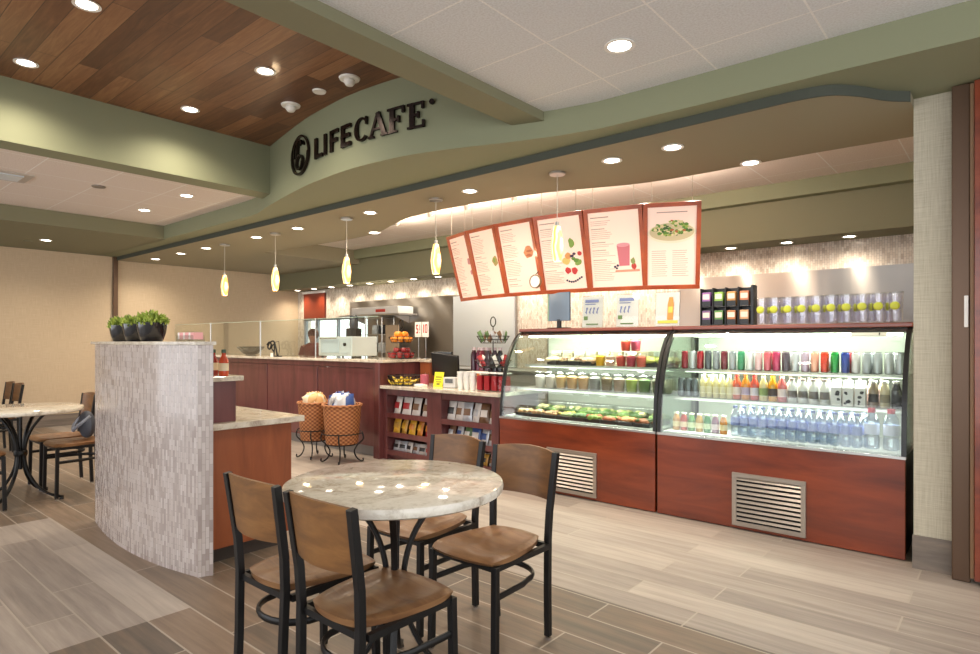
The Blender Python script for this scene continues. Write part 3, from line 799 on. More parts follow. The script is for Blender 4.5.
B().box(-11.2, -5.64, 4.597, 4.603, 1.598, 1.604, o2).build('edge_strip', mat('glass_edge', '#9fb3a4', 0.3), gl)
# black scroll stand
t = thing('scroll_stand', 'black curled iron display stand on the service counter', 'stand', (-7.66, 4.62, 1.10))
t.location = (-7.75, 4.49, 1.10)
s1 = catmull([(-0.17, 0, 0.16), (-0.11, 0, 0.20), (-0.06, 0, 0.16), (-0.10, 0, 0.10), (-0.15, 0, 0.13), (-0.10, 0, 0.19), (0.0, 0, 0.21), (0.06, 0, 0.12), (0.10, 0, 0.0)], 5)
s2 = catmull([(0.0, 0, 0.0), (0.02, 0, 0.12), (0.0, 0, 0.17), (-0.05, 0, 0.12), (0.0, 0, 0.07)], 5)
B().tube(s1, 0.011, 6).build('scroll', M_black, t); B().tube(s2, 0.009, 6).build('scroll', M_black, t)
B().tube([(0.02, -0.01, 0.19), (0.15, -0.01, 0.21), (0.17, -0.01, 0.10), (0.14, -0.01, 0.0)], 0.004, 5).build('wire', M_black, t)
B().box(-0.0, 0.14, -0.05, 0.05, 0, 0.012).build('base', M_black, t, 0.002)
B().box(0.02, 0.08, -0.06, -0.05, 0.0, 0.05).build('small_card', M_white, t)
t = thing('dark_fruit_bowl', 'dark bowl holding red fruit on the far part of the service counter', 'bowl', (-8.72, 4.85, 1.10))
t.location = (-8.95, 4.80, 1.10)
B().lathe([(0.0, 0.0), (0.06, 0.0), (0.11, 0.02), (0.19, 0.10), (0.205, 0.13), (0.19, 0.13), (0.10, 0.03), (0, 0.02)], 28).build('bowl', mat('dark_glass', '#2c3336', 0.15, coat=0.5), t)
M_apple = mat('apple_red', '#8c1f1e', 0.25, coat=0.3)
AP = B().lathe([(0.001, 0.058), (0.012, 0.066), (0.028, 0.064), (0.037, 0.045), (0.034, 0.02), (0.02, 0.002), (0.001, 0.006)], 16)
AP = B()
AP.lathe([(0.001, 0.006), (0.02, 0.002), (0.034, 0.02), (0.037, 0.045), (0.028, 0.064), (0.012, 0.066), (0.001, 0.058)], 16)
ap = thing('apple', 'red apple in the dark bowl on the service counter, left one', 'apple', (-9.01, 4.78, 1.165), 0, 'apples in the dark bowl')
AP.build('fruit', M_apple, ap)
B().tube([(0, 0, 0.058), (0.004, 0, 0.078)], 0.002, 5).build('stem', mat('stem_brown', '#4a3420'), ap)
for x, y, lb in ((-8.93, 4.76, 'red apple in the dark bowl on the service counter, front middle one'), (-8.88, 4.84, 'red apple in the dark bowl on the service counter, right one'), (-8.97, 4.86, 'red apple in the dark bowl on the service counter, rear one')):
    dup(ap, (x, y, 1.165), 0, lb)
# countertop oven
t = thing('countertop_oven', 'silver framed glass-front oven on the service counter', 'oven', (-6.62, 4.87, 1.10))
ov = B(); ov.box(-0.36, 0.36, -0.18, 0.22, 0.02, 0.27); ov.build('body', mat('oven_silver', '#d3dade', 0.3, 0.2), t, 0.01)
B().box(-0.30, 0.10, -0.187, -0.18, 0.06, 0.235).build('door', mat('oven_glass', '#c3d2de', 0.12, 0.0, coat=0.8), t, 0.003)
B().tube([(-0.28, -0.21, 0.245), (0.08, -0.21, 0.245)], 0.007, 8).build('handle', M_chrome, t)
B().box(0.13, 0.33, -0.186, -0.18, 0.06, 0.235).build('control_panel', mat('oven_panel', '#c9d2d8', 0.3), t)
B().lathe([(0.022, 0), (0.02, 0.02), (0, 0.02)], 14, M=Matrix.Translation((0.23, -0.186, 0.17)) @ Matrix.Rotation(PI / 2, 4, 'X')).build('knob', M_blk, t)
for sx in (-0.32, 0.32):
    B().lathe([(0.015, 0), (0.015, 0.02)], 10, (sx, -0.14, 0)).build('foot', M_blk, t); B().lathe([(0.015, 0), (0.015, 0.02)], 10, (sx, 0.18, 0)).build('foot', M_blk, t)
# back counter with equipment, behind the service counter
t = thing('back_counter', 'steel back counter against the rear wall', 'counter', (-8, 6.7, 0))
o3 = Matrix.Translation((8, -6.7, 0))
B().box(-10.9, -0.6, 6.45, 7.03, 0.1, 0.88, o3).build('body', mat('grey_laminate', '#8c8a86', 0.5), t)
B().box(-10.92, -0.58, 6.42, 7.04, 0.88, 0.92, o3).build('worktop', M_steelt, t, 0.004)
B().box(-10.88, -0.62, 6.52, 7.0, 0.0, 0.1, o3).build('toe_kick', M_blk, t)
t = thing('wall_shelf', 'steel wall shelf carrying white pizza boxes above the far window', 'shelf', (-8.42, 6.85, 1.745))
B().box(-0.82, 0.82, -0.22, 0.19, 0, 0.03).build('shelf_board', M_steelt, t, 0.003)
for x in (-0.6, 0.6): B().prism([(0.19, 0), (-0.15, 0), (0.19, -0.12)], x - 0.006, x + 0.006, 'x').build('bracket', M_steelt, t)
t = thing('pizza_box', 'long white box with a red mark on the wall shelf', 'box', (-8.27, 6.82, 1.775))
B().box(-0.62, 0.62, -0.17, 0.17, 0, 0.12).build('box_body', M_white, t, 0.004)
B().box(0.05, 0.3, -0.172, -0.17, 0.03, 0.08).build('red_mark', mat('mark_red', '#c43a2c', 0.5), t)
t = thing('kraft_board', 'tall tan board standing on the back counter', 'board', (-7.73, 6.6, 0.92))
B().box(-0.16, 0.16, -0.01, 0.01, 0, 0.66).build('panel', mat('kraft_tan', '#b09a80', 0.6), t)
B().box(-0.16, 0.16, 0.01, 0.06, 0, 0.02).build('foot', mat('kraft_tan'), t)
t = thing('drink_dispenser', 'dark tall drink dispenser before the far window', 'dispenser', (-8.78, 6.62, 0.92))
B().box(-0.09, 0.09, -0.12, 0.12, 0, 0.04).build('base', M_blk, t, 0.004); B().box(-0.07, 0.07, 0.0, 0.12, 0.04, 0.62).build('tower', M_blk, t, 0.01)
B().box(-0.07, 0.07, -0.12, 0.0, 0.38, 0.62).build('head', mat('dark_grey', '#3a3d42', 0.3), t, 0.01)
B().lathe([(0.07, 0.62), (0.08, 0.68), (0.07, 0.84), (0.0, 0.86)], 16).build('hopper', mat('hopper_glass', '#5a5f68', 0.1), t)
t = thing('equipment_rack', 'steel wire rack of kitchen equipment beside the far window', 'rack', (-8.25, 6.75, 0.92))
for x in (-0.22, 0.22):
    for y in (-0.12, 0.14): B().tube([(x, y, 0), (x, y, 0.8)], 0.012, 8).build('post', M_steelt, t)
for z in (0.2, 0.5, 0.78): B().box(-0.23, 0.23, -0.14, 0.15, z, z + 0.012).build('shelf', M_steelt, t)
for k, (x, z, c) in enumerate([(-0.1, 0.212, '#55585c'), (0.08, 0.212, '#d8d8d4'), (-0.08, 0.512, '#c9cdd0'), (0.1, 0.512, '#2e3034')]):
    tag(B().lathe([(0, 0), (0.06, 0), (0.07, 0.02), (0.07, 0.14), (0.05, 0.16), (0, 0.165)], 16, (-8.25 + x, 6.75, 0.92 + z)).build('canister', mat('can%d' % k, c, 0.3)), '%s canister on the %s shelf of the steel wire rack' % (['dark grey', 'white', 'pale grey', 'black'][k], ['lower', 'lower', 'middle', 'middle'][k]), 'canister')

# person behind the counter
def make_person(loc, rz):
    t = thing('person', 'person in a dark red top and orange apron standing before the far window', 'person', loc, rz)
    V = {}; E = []
    pts = [('pel', (0, 0, .93), .15), ('ab', (0, 0, 1.08), .14), ('chest', (0, .02, 1.25), .16), ('neckb', (0, .01, 1.38), .08), ('neck', (0, .02, 1.44), .055),
           ('hd0', (0, .035, 1.51), .075), ('hd1', (0, .04, 1.58), .09), ('hd2', (0, .03, 1.645), .07)]
    for s_, n_ in ((-1, 'l'), (1, 'r')):
        pts += [('hip' + n_, (s_ * .09, 0, .86), .10), ('kn' + n_, (s_ * .10, .02, .48), .065), ('an' + n_, (s_ * .10, 0, .09), .045), ('to' + n_, (s_ * .11, .14, .04), .04),
                ('sh' + n_, (s_ * .18, .01, 1.34), .065), ('el' + n_, (s_ * .24, .03, 1.08), .045), ('wr' + n_, (s_ * .17, .24, 1.02), .03), ('ha' + n_, (s_ * .14, .33, 1.03), .035)]
    idx = {p[0]: i for i, p in enumerate(pts)}
    ed = [('pel', 'ab'), ('ab', 'chest'), ('chest', 'neckb'), ('neckb', 'neck'), ('neck', 'hd0'), ('hd0', 'hd1'), ('hd1', 'hd2')]
    for n_ in 'lr': ed += [('pel', 'hip' + n_), ('hip' + n_, 'kn' + n_), ('kn' + n_, 'an' + n_), ('an' + n_, 'to' + n_), ('chest', 'sh' + n_), ('sh' + n_, 'el' + n_), ('el' + n_, 'wr' + n_), ('wr' + n_, 'ha' + n_)]
    me = bpy.data.meshes.new('body'); me.from_pydata([p[1] for p in pts], [(idx[a], idx[b]) for a, b in ed], [])
    me.materials.append(mat('skin_tone', '#a8705a', 0.5))
    o = bpy.data.objects.new('body', me); COL.objects.link(o); o.parent = t
    sk = o.modifiers.new('skin', 'SKIN'); sk.use_smooth_shade = True
    for i, p in enumerate(pts):
        o.data.skin_vertices[0].data[i].radius = (p[2], p[2] * (0.72 if p[0] in ('pel', 'ab', 'chest') else 1))
    o.data.skin_vertices[0].data[0].use_root = True
    ss = o.modifiers.new('sub', 'SUBSURF'); ss.levels = 2; ss.render_levels = 2
    top = B(); top.lathe([(0.155, .0), (0.165, .15), (0.19, .33), (0.20, .42), (0.15, .50), (0.075, .535)], 20, (0, .01, 0.90), sy=0.78)
    top.build('red_top', mat('dark_red_cloth', '#6b1f1a', 0.8), t)
    for s_ in (-1, 1): B().tube([(s_ * .17, .01, 1.35), (s_ * .225, .02, 1.2), (s_ * .24, .035, 1.06)], [.078, .066, .055], 12).build('sleeve', mat('dark_red_cloth'), t)
    B().lathe([(0.17, 0), (0.165, .2), (0.16, .3)], 20, (0, .012, 0.72), sy=0.85).build('apron', mat('orange_cloth', '#b5622c', 0.8), t)
    B().tube([(-.1, 0, .9), (-.105, .015, .5), (-.105, 0, .1)], [.11, .078, .062], 12).build('trouser_leg', mat('black_cloth', '#1d1c20', 0.8), t)
    B().tube([(.1, 0, .9), (.105, .015, .5), (.105, 0, .1)], [.11, .078, .062], 12).build('trouser_leg', mat('black_cloth'), t)
    h = B(); h.ball((0, .01, 1.60), 0.105, 12, (1, 1.05, 1.05)); h.ball((0, -.09, 1.56), 0.05, 8)
    h.build('hair', mat('auburn_hair', '#4a1a12', 0.6), t)
    B().ball((0, 0.135, 1.565), 0.012, 6).ball((-.032, .128, 1.59), 0.007, 6).ball((.032, .128, 1.59), 0.007, 6).build('face_features', mat('skin_dark', '#6e4438', 0.5), t)
    return t
pp = make_person((-9.30, 6.15, 0), math.radians(215)); pp.scale = (0.9, 0.9, 0.9)

# ------------------------------------------------------------------ wicker baskets on iron stands
M_wick = mat('wicker', '#b97a45', 0.6)
def _wk():
    m = M_wick
    tc = nn(m, 'ShaderNodeTexCoord'); sp = nn(m, 'ShaderNodeSeparateXYZ'); lk(m, tc.outputs['Object'], sp.inputs[0])
    an = math_(m, 'ARCTAN2', sp.outputs[1], sp.outputs[0])
    A = math_(m, 'SINE', math_(m, 'MULTIPLY', an, 20.0)); Z = math_(m, 'SINE', math_(m, 'MULTIPLY', sp.outputs[2], 170.0))
    h = math_(m, 'MULTIPLY', A, Z)
    f = math_(m, 'ADD', math_(m, 'MULTIPLY', h, 0.5), 0.5)
    base(m, ramp(m, f, [(0.0, '#6b3a1e'), (0.45, '#a2643a'), (1.0, '#c99060')]))
    bump(m, f, 0.7, 0.008)
_wk()
def make_basket(scale):
    t = thing('wicker_basket', 'x', 'basket', (0, 0, 0), 0, 'wicker snack baskets')
    B().lathe([(0.0, 0.0), (0.165, 0.0), (0.172, 0.01), (0.205, 0.36), (0.196, 0.36), (0.165, 0.02), (0.0, 0.012)], 40).build('basket_body', M_wick, t)
    B().tube([(0.205 * math.cos(2 * PI * k / 32), 0.205 * math.sin(2 * PI * k / 32), 0.362 + 0.004 * (k % 2)) for k in range(32)], 0.014, 8, True).build('rim', M_wick, t)
    return t
def make_stand():
    t = thing('iron_basket_stand', 'x', 'stand', (0, 0, 0), 0, 'iron basket stands')
    for z, r in ((0.20, 0.155), (0.32, 0.215)):
        B().tube([(r * math.cos(2 * PI * k / 32), r * math.sin(2 * PI * k / 32), z) for k in range(32)], 0.006, 6, True).build('ring', M_black, t)
    B().tube([(-0.155, 0, 0.2), (0.155, 0, 0.2)], 0.005, 6).tube([(0, -0.155, 0.2), (0, 0.155, 0.2)], 0.005, 6).build('cross_bar', M_black, t)
    for k in range(4):
        a = PI / 4 + k * PI / 2
        pr = catmull([(0.215, 0.32), (0.225, 0.25), (0.165, 0.19), (0.13, 0.12), (0.155, 0.05), (0.20, 0.015), (0.225, 0.02), (0.222, 0.045)], 4)
        B().tube([(r * math.cos(a), r * math.sin(a), z) for r, z in pr], 0.008, 6).build('leg', M_black, t)
    return t
M_bagblue = mat('bag_blue', '#39589a', 0.3, coat=0.4); M_bagsil = mat('bag_silver', '#c9cdd3', 0.3, 0.3, coat=0.3)
M_bagtan = mat('bag_tan', '#d9ac72', 0.4, coat=0.3); M_bagcr = mat('bag_cream', '#ead5b4', 0.4, coat=0.3)
def basket_set(x, y, s_, lb, cols, nm):
    bs = STN if s_ == 'first' else dup(STN)
    return bs
b0 = make_basket(1); s0 = make_stand()
b1 = dup(b0); s1_ = dup(s0)
for (b_, s_, x, y, k, lb, ls, cl, nm) in ((b0, s0, -5.51, 4.0, 1.0, 'larger round wicker basket of blue and silver snack bags', 'iron stand under the basket of blue and silver bags', (M_bagblue, M_bagsil), 'blue and silver'),
                                         (b1, s1_, -5.97, 3.96, 0.88, 'smaller round wicker basket of tan snack bags, left one', 'iron stand under the basket of tan bags', (M_bagtan, M_bagcr), 'tan')):
    b_.location = (x, y, 0.208); b_.scale = (k, k, 1.13); b_['label'] = lb
    s_.location = (x, y, 0); s_.scale = (k, k, 1); s_['label'] = ls
    rr = random.Random(5 if k == 1.0 else 9)
    for q in range(9):
        a = 2 * PI * q / 8; r = 0.125 * k if q < 8 else 0.0
        T = Matrix.Translation((0, 0, -0.07)) @ Matrix.Rotation(rr.uniform(-0.5, 0.5), 4, 'Y')
        tg = thing('snack_bag', '%s snack bag in the %s wicker basket, %s of the heap' % (('blue' if cl[q % 2] is M_bagblue else 'silver') if k == 1 else ('tan' if cl[q % 2] is M_bagtan else 'cream'), 'larger' if k == 1 else 'smaller', (['right side', 'back right', 'back', 'back left', 'left side', 'front left', 'front', 'front right', 'centre'])[q]),
                   'snack bag', (x + r * math.cos(a), y + r * math.sin(a), 0.650), a + PI / 2, 'snack bags in the wicker baskets')
        B().pillow(0.17 * k, 0.18 * k, 0.08, T @ Matrix.Rotation(-0.35, 4, 'X')).build('bag', cl[q % 2], tg)

# ------------------------------------------------------------------ snack shelf unit with register
su = thing('snack_shelf_unit', 'mahogany open-shelf unit under the register counter', 'shelf unit', (-4.5, 4.75, 0))
o4 = Matrix.Translation((4.5, -4.75, 0))
for a, b_ in ((-5.33, -5.27), (-4.63, -4.42), (-3.75, -3.66)): B().box(a, b_, 4.42, 5.05, 0.0, 0.782, o4).build('upright', M_mahog, su, 0.003)
B().box(-5.27, -3.75, 5.0, 5.05, 0.1, 0.782, o4).build('back_panel', M_mahog, su)
B().box(-5.27, -4.63, 4.425, 4.45, 0.715, 0.782, o4).box(-4.42, -3.75, 4.425, 4.45, 0.715, 0.782, o4).build('top_rail', M_mahog, su, 0.002)
for a, b_ in ((-5.27, -4.63), (-4.42, -3.75)):
    B().box(a, b_, 4.47, 5.0, 0.0, 0.08, o4).build('plinth', M_mahog, su)
    for z in (0.09, 0.29, 0.50):
        B().box(a, b_, 4.43, 5.0, z - 0.012, z + 0.008, o4).build('shelf', M_mahog, su)
        B().box(a, b_, 4.422, 4.435, z - 0.035, z + 0.02, o4).build('shelf_lip', M_mahog, su, 0.002)
B().box(-5.36, -3.63, 4.37, 5.08, 0.785, 0.82, o4).build('countertop', M_granite2, su, 0.005)
lg_ = thing('raised_ledge', 'cherry ledge box raised at the left of the register counter', 'ledge', (-5.1, 4.98, 0.82))
B().box(-0.19, -0.02, -0.04, 0.06, 0, 0.245).build('body', M_cab, lg_, 0.003)
B().box(-0.195, 0.0, -0.06, 0.07, 0.245, 0.272).build('top', M_granite2, lg_, 0.003)
BAGC = {'white': '#e0dcd8', 'red': '#a5262a', 'orange': '#d98a35', 'yellow': '#e2b23c', 'silver': '#b8babd', 'brown': '#7a5a40', 'green': '#5a7a4a', 'blue': '#4a6a95', 'gold': '#c79a45', 'black': '#2a2a2c'}
def snackbag(x, y, z, w, h, c1, c2, lb, tilt=-0.22):
    t = thing('snack_bag', lb, 'snack bag', (x, y, z), random.uniform(-0.25, 0.25), 'snack bags on the shelf unit')
    T = Matrix.Rotation(tilt, 4, 'X')
    B().pillow(w, h, 0.045, T).build('bag', mat('bag_' + c1, BAGC[c1], 0.35, coat=0.3), t)
    d = B().pillow(w * 0.72, h * 0.36, 0.012, T @ Matrix.Translation((0, -0.021, h * 0.3)))
    d.build('printed_label', mat('bag_' + c2, BAGC[c2], 0.35, coat=0.3), t)
rows = [('left bay top shelf', -5.19, 0.152, 4, 0.508, 0.19, [('white', 'red'), ('white', 'red'), ('white', 'brown'), ('white', 'brown')]),
        ('left bay middle shelf', -5.20, 0.125, 5, 0.298, 0.17, [('yellow', 'gold'), ('gold', 'yellow'), ('yellow', 'orange'), ('orange', 'yellow'), ('red', 'orange')]),
        ('left bay bottom shelf', -5.20, 0.105, 6, 0.098, 0.11, [('silver', 'black'), ('silver', 'black'), ('white', 'black'), ('silver', 'brown'), ('white', 'black'), ('silver', 'red')]),
        ('right bay top shelf', -4.36, 0.112, 6, 0.508, 0.19, [('white', 'black'), ('white', 'brown'), ('silver', 'brown'), ('white', 'silver'), ('brown', 'white'), ('white', 'brown')]),
        ('right bay middle shelf', -4.36, 0.112, 6, 0.298, 0.165, [('brown', 'silver'), ('silver', 'blue'), ('green', 'white'), ('blue', 'white'), ('silver', 'blue'), ('silver', 'brown')]),
        ('right bay bottom shelf', -4.36, 0.112, 6, 0.098, 0.11, [('silver', 'black'), ('brown', 'silver'), ('silver', 'green'), ('silver', 'black'), ('gold', 'black'), ('silver', 'brown')])]
for nm, x0, dx, n, z, h, cs in rows:
    for k in range(n):
        snackbag(x0 + k * dx, 4.50, z, 0.108 if n > 4 else 0.14, h, cs[k][0], cs[k][1], '%s snack bag with %s print, %s from the left on the %s' % (cs[k][0], cs[k][1], ORD[k], nm))

# tiered wire stand with oranges and apples
def wire_stand(name, label, loc, radii):
    t = thing(name, label, 'wire stand', loc)
    B().tube([(0, 0, 0), (0, 0, radii[-1][1] + 0.17)], 0.006, 6).build('pole', M_black, t)
    zt = radii[-1][1] + 0.17
    B().tube([(0.035 * math.cos(2 * PI * k / 16), 0, zt + 0.05 + 0.05 * math.sin(2 * PI * k / 16)) for k in range(16)], 0.006, 6, True).build('ring_handle', M_black, t)
    for r, z in radii:
        b_ = B()
        for rr_, zz in ((r * 0.75, z), (r, z + 0.07), (r * 0.9, z + 0.035)):
            b_.tube([(rr_ * math.cos(2 * PI * k / 28), rr_ * math.sin(2 * PI * k / 28), zz) for k in range(28)], 0.004, 5, True)
        for k in range(12):
            a = 2 * PI * k / 12
            b_.tube([(0, 0, z), (r * 0.75 * math.cos(a), r * 0.75 * math.sin(a), z), (r * math.cos(a), r * math.sin(a), z + 0.07)], 0.003, 5)
        b_.build('wire_basket', M_black, t)
    return t
FS = (-5.46, 4.80, 1.101)
wire_stand('fruit_stand', 'two-tier wire fruit stand with oranges above apples', FS, [(0.17, 0.01), (0.15, 0.19)])
M_or = mat('orange_peel', '#e08a1e', 0.4)
orr = thing('orange', 'x', 'orange', (0, 0, 0), 0, 'oranges on the fruit stand'); B().ball((0, 0, 0.036), 0.036, 12).build('fruit', M_or, orr); B().lathe([(0.004, 0.0715), (0.001, 0.074)], 6).build('stem_button', mat('stem_green', '#4a5a22'), orr)
k = 0
pos_name = ['front', 'front right', 'right', 'back right', 'back', 'back left', 'left', 'front left']
for q in range(8):
    a = -PI / 2 + q * PI / 4
    o = orr if q == 0 else dup(orr)
    o.location = (FS[0] + 0.096 * math.cos(a), FS[1] + 0.096 * math.sin(a), FS[2] + 0.196); o['label'] = 'orange in the top wire basket of the fruit stand, lower ring, %s' % pos_name[q]
for q in range(5):
    a = -PI / 2 + q * 2 * PI / 5 + 0.3
    o = dup(orr, (FS[0] + 0.052 * math.cos(a), FS[1] + 0.052 * math.sin(a), FS[2] + 0.252), 0, 'orange heaped on top in the fruit stand, %s' % ['front', 'right', 'back right', 'back left', 'left'][q])
for q in range(9):
    a = -PI / 2 + q * 2 * PI / 9
    dup(ap, (FS[0] + 0.122 * math.cos(a), FS[1] + 0.122 * math.sin(a), FS[2] + 0.012), a, 'red apple in the bottom wire basket of the fruit stand, %s of the ring' % ['front', 'front right', 'right front', 'right rear', 'back right', 'back left', 'left rear', 'left front', 'front left'][q], 'apples on the fruit stand')
for q in range(5):
    a = -PI / 2 + q * 2 * PI / 5
    dup(ap, (FS[0] + 0.07 * math.cos(a), FS[1] + 0.07 * math.sin(a), FS[2] + 0.068), a, 'red apple heaped above the ring in the fruit stand, %s' % ['front', 'right', 'back right', 'back left', 'left'][q], 'apples on the fruit stand')
# banana basket
t = thing('banana_basket', 'low black wire basket of bananas on the register counter', 'basket', (-5.15, 4.57, 0.82))
b_ = B()
for r, z in ((0.13, 0.005), (0.155, 0.04), (0.175, 0.08), (0.185, 0.11)):
    b_.tube([(r * math.cos(2 * PI * k / 32), r * math.sin(2 * PI * k / 32), z) for k in range(32)], 0.0045, 5, True)
for k in range(16):
    a = 2 * PI * k / 16; b_.tube([(0, 0, 0.004), (0.13 * math.cos(a), 0.13 * math.sin(a), 0.005), (0.185 * math.cos(a), 0.185 * math.sin(a), 0.11)], 0.0035, 5)
b_.build('wire_body', M_black, t)
M_ban = mat('banana_peel', '#d6b83a', 0.45)
bn = thing('banana', 'x', 'banana', (0, 0, 0), 0, 'bananas in the wire basket')
cu = [(0.085 * math.sin(a), 0, 0.085 - 0.085 * math.cos(a)) for a in [(-1.0 + 2.0 * k / 10) for k in range(11)]]
B().tube(cu, [0.004, 0.011, 0.015, 0.017, 0.018, 0.018, 0.018, 0.017, 0.014, 0.009, 0.005], 8).build('fruit', M_ban, bn)
B().tube([cu[0], (cu[0][0] - 0.012, 0, cu[0][2] + 0.012)], 0.004, 6).build('stem', mat('banana_stem', '#6b5a2a'), bn)
for q, (x, y, z, r, rx) in enumerate([(-0.08, -0.09, 0.022, 0.1, 0.2), (0.03, -0.10, 0.022, -0.15, -0.1), (0.10, -0.04, 0.022, 0.6, 0), (-0.10, 0.0, 0.022, -0.5, 0), (-0.05, -0.05, 0.055, 0.25, 0), (0.04, -0.04, 0.06, -0.2, 0), (0.0, 0.03, 0.05, 0.1, 0), (0.07, 0.07, 0.04, 0.5, 0)]):
    o = bn if q == 0 else dup(bn)
    o.location = (-5.15 + x, 4.57 + y, 0.82 + z); o.rotation_euler = (rx, 0, r)
    o['label'] = 'yellow banana in the wire basket, %s' % ['front left', 'front middle', 'front right', 'left side', 'upper left', 'upper right', 'rear middle', 'rear right'][q]

# register, sign, cups
t = thing('register_terminal', 'black touch-screen register seen from behind', 'register', (-4.77, 4.86, 0.82), math.radians(12))
B().box(-0.11, 0.11, -0.10, 0.12, 0, 0.03).build('base', M_blk, t, 0.006)
B().prism([(-0.05, 0.03), (0.05, 0.03), (0.03, 0.2), (-0.02, 0.2)], -0.035, 0.035, 'x').build('stand', M_blk, t)
B().box(-0.17, 0.17, -0.015, 0.02, 0.0, 0.27, Matrix.Translation((0, -0.02, 0.09)) @ Matrix.Rotation(0.28, 4, 'X') @ Matrix.Rotation(0.12, 4, 'Y')).build('screen', M_blk, t, 0.006)
t = thing('customer_display', 'small black customer display left of the register', 'display', (-4.985, 5.02, 0.82), 0.1)
B().box(-0.07, 0.07, -0.05, 0.05, 0, 0.02).build('base', M_blk, t, 0.004)
B().tube([(0, 0, 0.02), (0, 0, 0.22)], 0.012, 8).build('pole', M_blk, t)
B().box(-0.13, 0.13, -0.015, 0.02, 0.19, 0.37).build('screen', mat('screen_dark', '#24262a', 0.2), t, 0.006)
t = thing('yellow_sign', 'bright yellow card standing before the register', 'sign', (-4.67, 4.62, 0.82), 0.15)
T = Matrix.Rotation(-0.2, 4, 'X')
B().box(-0.06, 0.06, -0.003, 0.003, 0, 0.16, T).build('card', mat('yellow_card', '#e3dd2c', 0.5), t)
B().box(-0.04, 0.04, -0.005, -0.003, 0.10, 0.112, T).box(-0.045, 0.035, -0.005, -0.003, 0.075, 0.083, T).box(-0.03, 0.04, -0.005, -0.003, 0.05, 0.058, T).box(-0.02, 0.02, -0.005, -0.003, 0.02, 0.04, T).build('print', mat('olive_print', '#7a7a22', 0.5), t)
B().box(-0.06, 0.06, 0.0, 0.05, 0, 0.006).build('easel_foot', mat('yellow_card'), t)
t = thing('pink_candy_jar', 'clear jar of pink candies beside the bananas', 'jar', (-4.92, 4.66, 0.82))
B().lathe([(0.0, 0.0), (0.05, 0.0), (0.052, 0.01), (0.052, 0.14), (0.048, 0.14)], 18).build('jar_glass', M_plast, t)
B().lathe([(0.0, 0.006), (0.046, 0.006), (0.047, 0.12), (0.0, 0.125)], 16).build('candies', tag(mat('candy_pink', '#c25c6e', 0.5), None), t)
t = thing('white_dish', 'small white dish in front of the pink candy jar', 'dish', (-4.83, 4.52, 0.82))
B().box(-0.065, 0.065, -0.04, 0.04, 0, 0.025).build('dish_body', M_white, t, 0.006)
B().box(-0.045, 0.045, -0.025, 0.025, 0.025, 0.03).build('dish_lining', mat('packet_white', '#ece5e0'), t, 0.004)
t = thing('card_terminal', 'white card terminal box right of the yellow sign', 'card terminal', (-4.47, 4.64, 0.82), 0.1)
B().box(-0.09, 0.07, -0.05, 0.06, 0, 0.11).build('body', mat('terminal_white', '#c9ccce', 0.35), t, 0.008)
B().box(-0.06, 0.04, -0.054, -0.05, 0.05, 0.095).build('screen', mat('screen_grey', '#5d6266', 0.2), t)
M_clearbox = glassmat('clear_tub', '#dfe6e8', 0.8)
for k in range(3):
    t = thing('clear_cup_stack', 'stack of clear plastic cups, %s of three beside the register' % ['left', 'middle', 'right'][k], 'cup stack', (-4.28 + 0.085 * k, 4.56, 0.82), 0, 'clear cup stacks by the register')
    for q in range(3): B().lathe([(0.026, 0.0 + 0.04 * q), (0.038, 0.10 + 0.04 * q), (0.040, 0.10 + 0.04 * q), (0.036, 0.09 + 0.04 * q)], 16).build('cup', mat('cup_white', '#e3e3e2', 0.25), t)
# red drink tubs by the case
for k in range(4):
    t = thing('red_drink_tub', 'clear tub of red sweets on the register counter, %s of the four' % ['leftmost', 'second from left', 'third from left', 'rightmost'][k], 'tub', (-4.00 + 0.094 * k, 4.58 - 0.0 * k, 0.82), 0, 'red sweet tubs')
    B().box(-0.038, 0.038, -0.06, 0.06, 0, 0.17).build('tub', M_plast, t, 0.004)
    B().box(-0.033, 0.033, -0.055, 0.055, 0.004, 0.15).build('sweets', mat('sweet_red', '#a31622', 0.4), t, 0.01)
    B().box(-0.04, 0.04, -0.062, 0.062, 0.17, 0.182).build('lid', mat('cup_white'), t, 0.003)
# second wire stand with packets
S2 = (-4.10, 4.86, 0.82)
wire_stand('snack_wire_stand', 'tall black wire stand of wrapped bars beside the display case', S2, [(0.19, 0.22), (0.17, 0.47)])
pk = ['red', 'silver', 'black', 'green', 'white', 'brown']
for tier, (r, z, n) in enumerate(((0.14, 0.235, 12), (0.12, 0.485, 10))):
    for q in range(n):
        a = 2 * PI * q / n
        c = pk[(q * 2 + tier) % 6]
        t = thing('wrapped_bar', '%s wrapped bar, %s counted clockwise in the %s basket of the wire stand' % (c, ORD[q], ['lower', 'upper'][tier]), 'snack bar', (S2[0] + r * math.cos(a), S2[1] + r * math.sin(a), S2[2] + z), a + PI / 2 + 0.4, 'wrapped bars on the wire stand')
        B().pillow(0.05, 0.12, 0.022, Matrix.Rotation(0.5 * (-1) ** q, 4, 'Y')).build('wrapper', mat('bag_' + c, BAGC[c], 0.35, coat=0.3), t)
